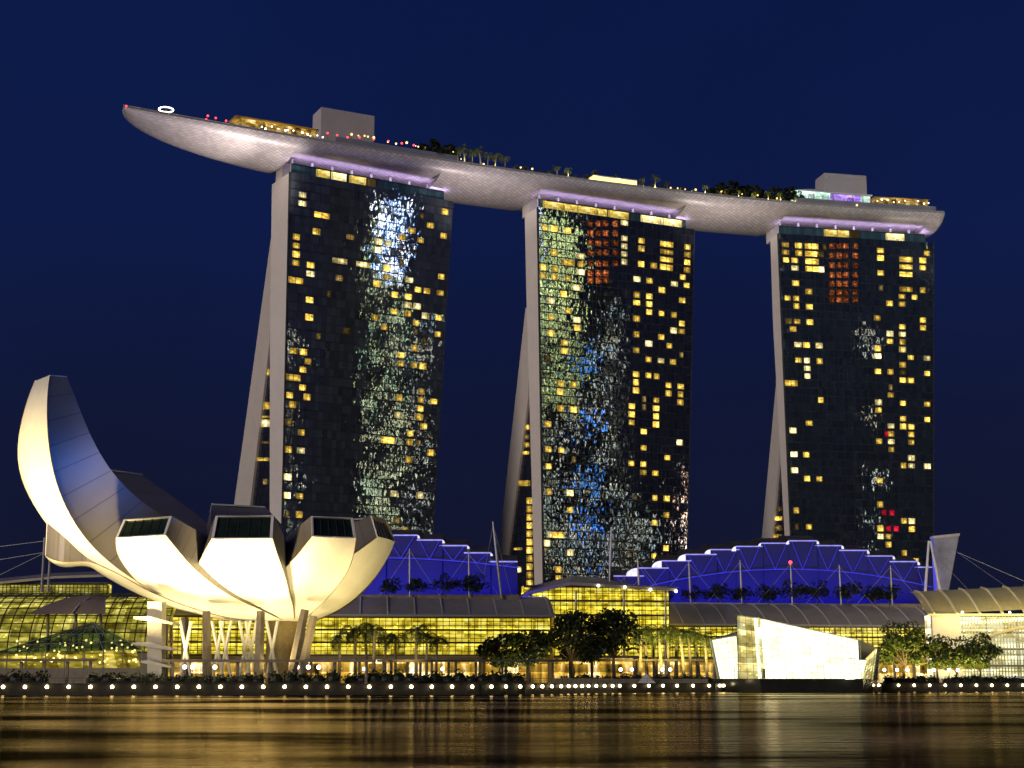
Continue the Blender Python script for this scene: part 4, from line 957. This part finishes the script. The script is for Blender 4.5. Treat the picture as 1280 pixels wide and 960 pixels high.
b = MB(); b.prism([at(1171, 750, 496), at(1184, 748, 496), at(1199, 668, 496), at(1167, 672, 496)], (0, 3, 0)); b.build('panel', surf('perforated_panel', (.34, .33, .37), .5, .18, 3), t)
b = MB(); b.prism([at(1166, 673, 495.8), at(1199.5, 670, 495.8), at(1200, 666.5, 495.8), at(1166, 670, 495.8)], (0, 3.5, 0)); b.build('cap', M['rib'], t)
# bridge mast at far left
t = thing('bridge_mast', 'pair of leaning bridge masts with cables behind the left petal of the museum', 'mast', at(56, 724, 400).to_tuple())
for x0, x1 in ((52, 56), (60, 64)): b = MB(); b.tube(at(x0, 740, 400), at(x1, 672, 400), .35, .3); b.build('leg', M['steel'], t)
for sx, sy in ((-40, 706), (-40, 738), (-40, 688)): b = MB(); b.tube(at(58, 676 if sy < 700 else 690, 400), at(sx, sy, 400), .09, .09, 4); b.build('stay_cable', M['steel'], t)
# terrace trees
for i, x in enumerate((486, 521, 557, 590)): put('terrace_tree', '%s dark tree from the museum, on the terrace before the left blue hall' % ORD[i], 'tree', 'trees on the hall terraces', TTREE[i % 3], (at(x, 744, 430).x, 430, zof(744.5, 430) - .6), random.uniform(.8, 1.05))
for i, x in enumerate((829, 869, 899, 928, 960, 991, 1022, 1060, 1094, 1112)): put('terrace_tree', '%s dark tree from the left, on the terrace before the right blue hall' % ORD[i], 'tree', 'trees on the hall terraces', TTREE[(i * 2 + i // 3) % 3], (at(x, 752, 490).x, 490, zof(755, 490) - .6), random.uniform(.85, 1.15))

# ------------------------------------------------------------------ right arched hall
tA, PA, WA = bay_building('arched_hall', 'bright white arched glass hall with a ribbed gold roof at the right edge', 'exhibition hall', 1168, 1400, 440, 446, zof(769, 440), zof(770, 440), 6, lit='arch', z0=2, nb=60, floors=4, roof=False, mul='gold_rib')
b = MB(); rows = []
zr0, zr1 = zof(768, 438), zof(739, 448)
for i in range(9):
    f = i / 8; rows.append([PA(-2, -2 + 14 * f, zr0 + (zr1 - zr0) * math.sin(math.pi / 2 * f) - 2.0 * (0) ), PA(WA, -2 + 14 * f, zr0 + (zr1 - zr0) * math.sin(math.pi / 2 * f) + 3)])
b.grid(rows); b.build('roof', surf('bronze_roof_sheet', (.60, .50, .22), .5, .1), tA)
b = MB()
for i in range(9):
    s = WA * i / 8 * .98; b.path([PA(s, -2.5 + 14 * f, zr0 + .2 + (zr1 - zr0 + 3 * i / 8) * math.sin(math.pi / 2 * f) ) for f in (0, .15, .3, .5, .75, 1)], .42, 6)
b.path([PA(-2, -2.3, zr0), PA(WA, -2.3, zr0)], .35, 6); b.build('roof_rib', M['gold_rib'], tA)
b = MB(); rows = []
for i in range(17):
    f = i / 16; s = 10 + 46 * f; h = zof(782, 440) - 6 * (2 * f - 1) ** 2; rows.append(PA(s, -.5, h))
b.path(rows, .5, 6); b.build('arch_beam', M['gold_rib'], tA)
b = MB(); b.box(PA(4, -.6, (2 + zr0) / 2), (8, 1, zr0 - 2)); b.build('end_pier', M['rib'], tA)
b = MB(); s0 = PA(0, 0, 0); 
for i in range(5): b.ball(PA(8 + i * 14, -3.0, zr0 + .6), .35, 6, 4)
b.build('eave_lamp', M['white_glow'], tA)
lamp_spot('pier_fill', PA(4, -12, 3).to_tuple(), PA(4, 0, 12).to_tuple(), 9000, (1, .85, .42), 90, .6)  # added lamp out in front, to brighten the end pier
lamp_area('arched_roof_wash', PA(30, -9, zr0 - 1).to_tuple(), PA(30, 3, zr1).to_tuple(), 6000, (1, .82, .35), 60, 1)

# ------------------------------------------------------------------ crystal pavilion on the water
t = thing('crystal_pavilion', 'faceted glass pavilion on a dark plinth standing in the water, blazing white inside', 'pavilion', at(995, 864, 352).to_tuple())
def facet(poly, Ys, lit, nu, nv, name, dep=.9, mull=None):
    "poly bl, br, tr, tl in the photo with a depth each"
    q = [at(x, y, Y) for (x, y), Y in zip(poly, Ys)]; bl, br, tr2, tl2 = q
    n = (br - bl).cross(tl2 - bl).normalized(); n = n if n.y < 0 else -n
    W_, H_ = (br - bl).length, (tl2 - bl).length
    b = MB(); b.hexa([p - n * dep for p in q], [p - n * (dep + .3) for p in q]); 
    for f in range(len(b.f)): b.uv[f] = [(0, 0), (W_, 0), (W_, H_), (0, H_)]
    o = b.build(name, M[lit], t)
    b = MB()
    for i in range(nu + 1): b.tube(bl.lerp(br, i / nu), tl2.lerp(tr2, i / nu), .055, .055, 4)
    for k in range(nv + 1): b.tube(bl.lerp(tl2, k / nv), br.lerp(tr2, k / nv), .05, .05, 4)
    g_ = b.build('mullion_grid', mull or M['gold_rib']); g_.parent = o
    b = MB(); b.face([p - n * .12 for p in q]); g_ = b.build('glass_sheet', M['glass']); g_.parent = o
yb = 848.5
facet([(897, yb), (919, yb), (916, 795), (887, 800)], [356, 352, 352, 358], 'crystal', 4, 8, 'glass_fin')
facet([(918, yb), (951, yb), (945.5, 772), (918, 768)], [351, 344, 345, 351.5], 'crystal_dim', 4, 9, 'glass_corner', mull=M['pillar'])
facet([(951, yb), (1077, yb), (1075, 800), (945.5, 772)], [344, 352, 353, 345], 'crystal', 16, 8, 'glass_hall_front')
facet([(1062, yb), (1082, yb), (1087, 825), (1062, 823)], [348, 352, 354, 349], 'crystal', 4, 4, 'entrance_block')
facet([(1077, 865), (1096, 850), (1101, 812), (1087, 826)], [353, 362, 364, 354], 'tentlit' if False else 'crystal_dim', 4, 8, 'side_facet', mull=M['steel'])
# roof planes and rear walls that close the volume
q = [at(918, 768, 351.5), at(945.5, 772, 345), at(1075, 800, 353), at(1100, 812, 364)]
b = MB(); back_ = [p + Vector((4, 20, -3)) for p in q]
for i in range(3): b.face([q[i], q[i + 1], back_[i + 1], back_[i]])
lo = [Vector((p.x, p.y, 2.6)) for p in back_]
for i in range(3): b.face([back_[i], back_[i + 1], lo[i + 1], lo[i]])
b.face([q[3], back_[3], lo[3], at(1096, 850, 364)]); b.face([at(897, yb, 358), at(887, 800, 358), back_[0], lo[0]]); b.face([at(887, 800, 358), at(916, 795, 352.5), back_[0]])
b.build('rear_shell', M['steel'], t)
b = MB(); tp = [at(896, yb, 355), at(950, yb, 343.5), at(1079, yb, 351.5), at(1092, yb, 364)]; tp = [Vector((p.x, p.y, at(900, yb, 350).z)) for p in tp] ; tp += [tp[3] + Vector((0, 18, 0)), tp[0] + Vector((0, 22, 0))]
cen = sum(tp, Vector()) / 6; bt = [Vector((cen.x + (p.x - cen.x) * .975, cen.y + (p.y - cen.y) * .975, -.6)) for p in tp]
b.face(tp)
for i in range(6): b.face([bt[i], bt[(i + 1) % 6], tp[(i + 1) % 6], tp[i]])
b.build('plinth', M['base_dark'], t)
b = MB(); b.ball(at(965, 790, 343.5), 1.1, 8, 6); b.ball(at(958, 786, 344), .7, 8, 6); b.build('spotlight', glow('hot_spotlight', (1, .95, .8), 14), t)
b = MB(); b.tube(at(955, 848, 343), at(955, 836, 343), .35, .25); b.build('doorway_post', M['pillar'], t)

# ------------------------------------------------------------------ promenade: walkways, hedges, railings, boat-shaped sculpture
def walkway(label, x0, x1, Y0, Y1, y, n):
    A, B = at(x0, y, Y0), at(x1, y, Y1); t = thing('covered_walkway', label, 'covered walkway', Vector(((A.x + B.x) / 2, (A.y + B.y) / 2, 1.9)).to_tuple())
    wd = (B - A).normalized(); bk = Vector((-wd.y, wd.x, 0)).normalized(); b = MB(); b.box((A + B) / 2, ((B - A).length, 3.4, .45), 0, (wd, bk, Z)); b.build('roof_slab', M['pillar'], t)
    for i in range(n + 1):
        p = A.lerp(B, (i + .3) / (n + .6)); b = MB(); b.box((p.x, p.y, (1.9 + p.z - .25) / 2), (.5, .5, p.z - 1.9 - .3)); b.build('post', M['pillar'], t)
walkway('flat brown walkway roof on posts at the far left before the glass tent', -40, 122, 284, 288, 825, 5)
walkway('flat brown walkway roof on posts running under the museum bowl', 204, 470, 290, 293, 826, 6)
walkway('flat brown walkway roof on posts between the left palms and the dark trees', 478, 700, 296, 330, 826, 6)
walkway('flat brown walkway roof on posts behind the right palm grove', 704, 880, 372, 380, 825, 6)
def hedge(label, x0, x1, Y0, Y1, h, n, leaf='leaf_dark'):
    A, B = at(x0, 851, Y0), at(x1, 851, Y1); A.z = B.z = 1.9; rn = random.Random(int(x0) + 900); L = (B - A).length; k = max(2, int(L / 2.2))
    t = thing('hedge', label, 'hedge', ((A + B) / 2).to_tuple(), 'clipped hedges along the promenade')
    b = MB()
    for i in range(k):
        p = A.lerp(B, (i + .5) / k); hh = h * rn.uniform(.75, 1.15); leafball(b, p + Z * hh * .5, (1.7, 1.1, hh * .6), n, .6, rn); b.ball(p + Z * hh * .4, (1.3, .8, hh * .45), 8, 5)
    b.build('foliage', M[leaf], t)
    b = MB(); wd = (B - A).normalized(); bk = Vector((-wd.y, wd.x, 0)); b.box((A + B) / 2 + Z * .25, (L, 2.0, .5), 0, (wd, bk, Z)); b.build('planter', M['stone'], t)
for lab, x0, x1, Y0, Y1, h in (('dark hedge at the far left end of the promenade', -20, 60, 281, 281, 2.2), ('dark hedge in front of the glass tent', 110, 180, 284, 284, 2.0), ('dark hedge in front of the stair tower', 180, 330, 287, 289, 1.9),
        ('dark hedge below the right side of the museum bowl', 336, 425, 290, 291, 2.4), ('dark hedge under the left palms', 432, 520, 294, 294, 2.4), ('dark hedge between the left palms and the dark trees', 522, 655, 300, 304, 2.3),
        ('long dark hedge behind the receding stretch of seawall', 700, 890, 352, 356, 2.2), ('dark hedge before the bright arched hall', 1180, 1300, 378, 382, 2.0), ('short dark hedge right of the glass pavilion', 1105, 1172, 376, 377, 1.9)):
    hedge(lab, x0, x1, Y0, Y1, h, 90)
# railing along the promenade edge
t = thing('promenade_railing', 'thin dark railing running along the top of the seawall', 'railing', (-60, 279, 1.9))
b = MB()
for a, c in zip(SEA[1:-1], SEA[2:]):
    a = Vector((a[0], a[1] + .8, 1.9)); c = Vector((c[0], c[1] + .8, 1.9)); L = (c - a).length
    b.tube(a + Z * 1.05, c + Z * 1.05, .05, .05, 4); b.tube(a + Z * .6, c + Z * .6, .03, .03, 4)
    for i in range(int(L / 2.5)): p = a.lerp(c, i / max(1, int(L / 2.5))); b.tube(p, p + Z * 1.05, .04, .04, 4)
b.build('rail', M['dark'], t)
# small lit planter boards on the right promenade
t = thing('quay_steps', 'wide lit steps leading down to the water before the right palm grove', 'steps', (45, 347, 1.9)); 
for k in range(3):
    b = MB(); A, B = at(690, 851, 346 + k), at(884, 851, 352 + k); A.z = B.z = 1.9 + .35 * k; wd = (B - A).normalized(); b.box((A + B) / 2 + Z * .18, ((B - A).length, 1.2, .36), 0, (wd, Vector((-wd.y, wd.x, 0)), Z)); b.build('step', M['pillar'], t)
t = thing('white_sculpture', 'small white pointed sail-like canopy on the right promenade', 'canopy', at(808, 855, 344).to_tuple())
b = MB(); p = [at(796, 856, 343), at(822, 856, 343), at(808, 842, 346)]; b.prism(p, (0, 2.5, 0)); b.build('sail', M['white'], t)
b = MB(); b.tube(at(808, 858, 346), at(808, 838, 346), .12, .08); b.build('pole', M['steel'], t)
# lanterns and shop lamps among the trees
b = MB(); b.ball((0, 0, 3.2), .42, 8, 6); gA = b.build('globe', M['white_glow'], None, True); b = MB(); b.tube((0, 0, 0), (0, 0, 2.9), .09, .06); gB = b.build('post', M['dark'])
LXY = [(230, 300), (240, 300), (268, 302), (371, 303), (385, 303), (398, 304), (455, 350), (515, 400), (553, 350), (776, 366), (790, 366), (828, 366), (838, 366), (1106, 380), (1122, 381), (1135, 381), (1168, 384), (1187, 384), (1198, 385)]
zone = lambda x: 'under the museum bowl' if x < 420 else 'behind the left palms' if x < 600 else 'beneath the right palm grove' if x < 900 else 'among the trees right of the glass pavilion'
cnt = {}
for x, Y in LXY:
    zn = zone(x); cnt[zn] = cnt.get(zn, 0) + 1; p = at(x, 851, Y); o = thing('globe_lamp', '%s white globe lamp from the left %s' % (ORD[cnt[zn] - 1], zn), 'lamp', (p.x, p.y, 1.9), 'globe lamps on posts')
    for ch in (gA, gB):
        q = ch if ch.name not in USED else ch.copy()
        if q is ch: USED.add(ch.name)
        else: col.objects.link(q)
        q.parent = o
# palms
for i, (x, s) in enumerate(((424, .98), (444, 1.08), (458, 1.05), (467, 1.12), (481, .92), (494, .95), (520, 1.1), (533, .95), (545, .9))):
    put('palm_tree', '%s palm from the museum in the loose row before the left mall' % ORD[i], 'palm', 'palms along the promenade', PALM[i % 3], (at(x, 851, 322 + (i % 3) * 4).x, 322 + (i % 3) * 4, 1.9), s * 1.42)
for i, (x, s) in enumerate(((800, 1.0), (809, 1.1), (818, .95), (827, 1.08), (836, 1.0), (845, 1.1), (855, .98), (864, 1.06), (874, 1.0), (884, .95), (893, .9), (906, .9))):
    put('palm_tree', '%s palm from the dark trees in the dense grove beside the glass pavilion' % ORD[i], 'palm', 'palms along the promenade', PALMY[i % 2], (at(x, 851, 372 + (i % 3) * 5).x, 372 + (i % 3) * 5, 1.9), s * 1.62)
# broad trees
BT = [tree_meshes(15, 7.6, 101, M['leaf_dark'], 2600, .95, .30, .35, 20), tree_meshes(18, 7.8, 102, M['leaf_dark'], 2800, .95, .32, .38, 22), tree_meshes(11, 6.5, 103, M['leaf_dark'], 2000, .9, .32, .3, 16), tree_meshes(12, 6.0, 104, M['leaf_y'], 2000, .85, .3, .3, 16)]
def broad(lab, x, Y, proto, s): put('broad_tree', lab, 'tree', 'broad trees along the promenade', BT[proto], (at(x, 851, Y).x, Y, 1.9), s, .7 * proto + x)
broad('lowest and leftmost dark broad tree left of the atrium block', 626, 352, 2, 1.0)
broad('small dark broad tree in the gap between the two tall trees and the left one', 662, 350, 2, 1.05)
broad('tall dark broad tree in front of the left half of the atrium block', 716, 356, 0, 1.12)
broad('tallest dark broad tree, nearest the right palm grove', 768, 362, 1, .98)
broad('tall green broad tree at the right end of the glass pavilion', 1130, 386, 3, 1.2)
broad('small green broad tree second to the right of the glass pavilion', 1172, 390, 3, .95)
broad('green broad tree in the middle before the arched hall end pier', 1196, 392, 3, .92)
broad('rightmost green broad tree before the arched window', 1226, 392, 3, .98)
for x, Y, en in ((1112, 380, 1600), (1146, 380, 1400), (1165, 384, 900), (1195, 386, 1100), (1222, 386, 1300), (706, 348, 1600), (728, 348, 1600), (760, 354, 1800), (626, 344, 900), (655, 344, 900), (690, 346, 900), (803, 364, 1500), (822, 364, 1700), (845, 364, 1700), (866, 364, 1700), (884, 364, 1500), (436, 314, 260), (470, 312, 260), (500, 312, 260), (530, 312, 260), (640, 345, 200)):
    p = at(x, 851, Y); lamp_spot('tree_uplight', (p.x, Y, 2.3), (p.x, Y + 5, 14), en * 6, (1, .78, .22), 110, .4)
# warm spill of the shops onto pillars and paving
for x, Y in ((300, 400), (480, 402), (560, 404), (700, 426), (840, 446), (1000, 446), (1200, 425)):
    p = at(x, 851, Y); lamp_area('shop_spill', (p.x, Y, 7), (p.x, Y - 10, 2), 900, (1, .75, .3), 20, 1)

# ------------------------------------------------------------------ added city blocks out of view, placed for their glitter in the glass
def city_mat(name, c1, c2, s, dens):
    g = G(name); uv = g.n('UVMap'); s_ = g.n('SeparateXYZ', None, i0=uv.outputs[0])
    cell = g.n('CombineXYZ', None, X=g.math('FLOOR', s_.outputs[0]), Y=g.math('FLOOR', s_.outputs[1])); wn4 = g.n('TexWhiteNoise', {'noise_dimensions': '3D'}, Vector=cell.outputs[0])
    on = g.math('LESS_THAN', wn4.outputs['Value'], dens); c = g.mix(wn4.outputs['Color'], c1, c2)
    q = g.n('SeparateColor', None, i0=wn4.outputs['Color']); g.put(g.t.nodes[-1].inputs[0], wn4.outputs['Color'])
    mixc = g.mix(q.outputs[1], c1, c2)
    m = g.end(g.n('Emission', None, Color=mixc, Strength=g.math('MULTIPLY', on, s))); m.cycles.emission_sampling = 'NONE'; return m
CM = [city_mat('city_green', (.40, .7, .48), (1, 1, .55), 9, .11), city_mat('city_white', (.15, .4, 1), (1, 1, 1), 45, .22), city_mat('city_yellow', (.9, 1, .40), (.65, .9, .4), 14, .17), city_mat('city_blue', (.03, .2, 1), (.1, .4, 1), 20, .10), city_mat('city_mixed', (1, .8, .4), (.6, .9, 1), 12, .05), city_mat('city_warm', (1, .5, .3), (1, .9, .8), 40, .14), surf('block_occluder', (.01, .01, .012), .9)]
cb = MB()
def block(fu, z0f, z1f, key, wpx, dist, mi, cw=4.0, ch=4.0):
    "a lit block that stands where the facade at fu mirrors it"
    Lt, Rt, wd, back = TOW[key]; P0 = Lt.lerp(Rt, fu)
    def refl(z):
        p = Vector((P0.x, P0.y, z)); d = (p - CAM).normalized(); n = -back; r = d - n * (2 * d.dot(n)); return p + r * (dist / math.hypot(r.x, r.y)), r
    a, r = refl(z0f); c, _ = refl(z1f); tw = Vector((r.y, -r.x, 0)).normalized(); wdt = wpx / F * ((P0 - CAM).length + dist); bk = Vector((r.x, r.y, 0)).normalized()
    m0 = Vector((a.x, a.y, max(2, a.z))); h = c.z - m0.z
    A, B = m0 - tw * wdt / 2, m0 + tw * wdt / 2
    q = [A, B, B + Z * h, A + Z * h]; n0 = len(cb.f); cb.hexa(q, [p + bk * 25 for p in q], mi)
    for f in range(n0, len(cb.f)): cb.uv[f] = [(0, 0), (wdt / cw, 0), (wdt / cw, h / ch), (0, h / ch)]
block(.60, 12, 187, 1, 48, 350, 0, 2.0, 3.2); block(.34, 2, 189, 1, 52, 342, 6); block(.62, 158, 187, 1, 40, 330, 1, 1.8, 2.2); block(.80, 10, 150, 1, 26, 700, 4, 3, 4)  # the dark block is an added occluder for a stray mirrored block
block(.13, 112, 189, 2, 46, 830, 2, 2.6, 6); block(.30, 25, 132, 2, 14, 950, 3, 4, 6); block(.45, 5, 72, 2, 110, 1000, 4, 5, 6); block(.12, 8, 108, 2, 44, 835, 4, 4, 5); block(.95, 5, 88, 2, 14, 690, 5, 3, 3)
block(.55, 20, 150, 3, 10, 700, 4)
tag(cb.build('mirrored_city_blocks', CM), 'added unseen city blocks, placed for the glitter they give the tower glass', 'city', None, 'stuff')
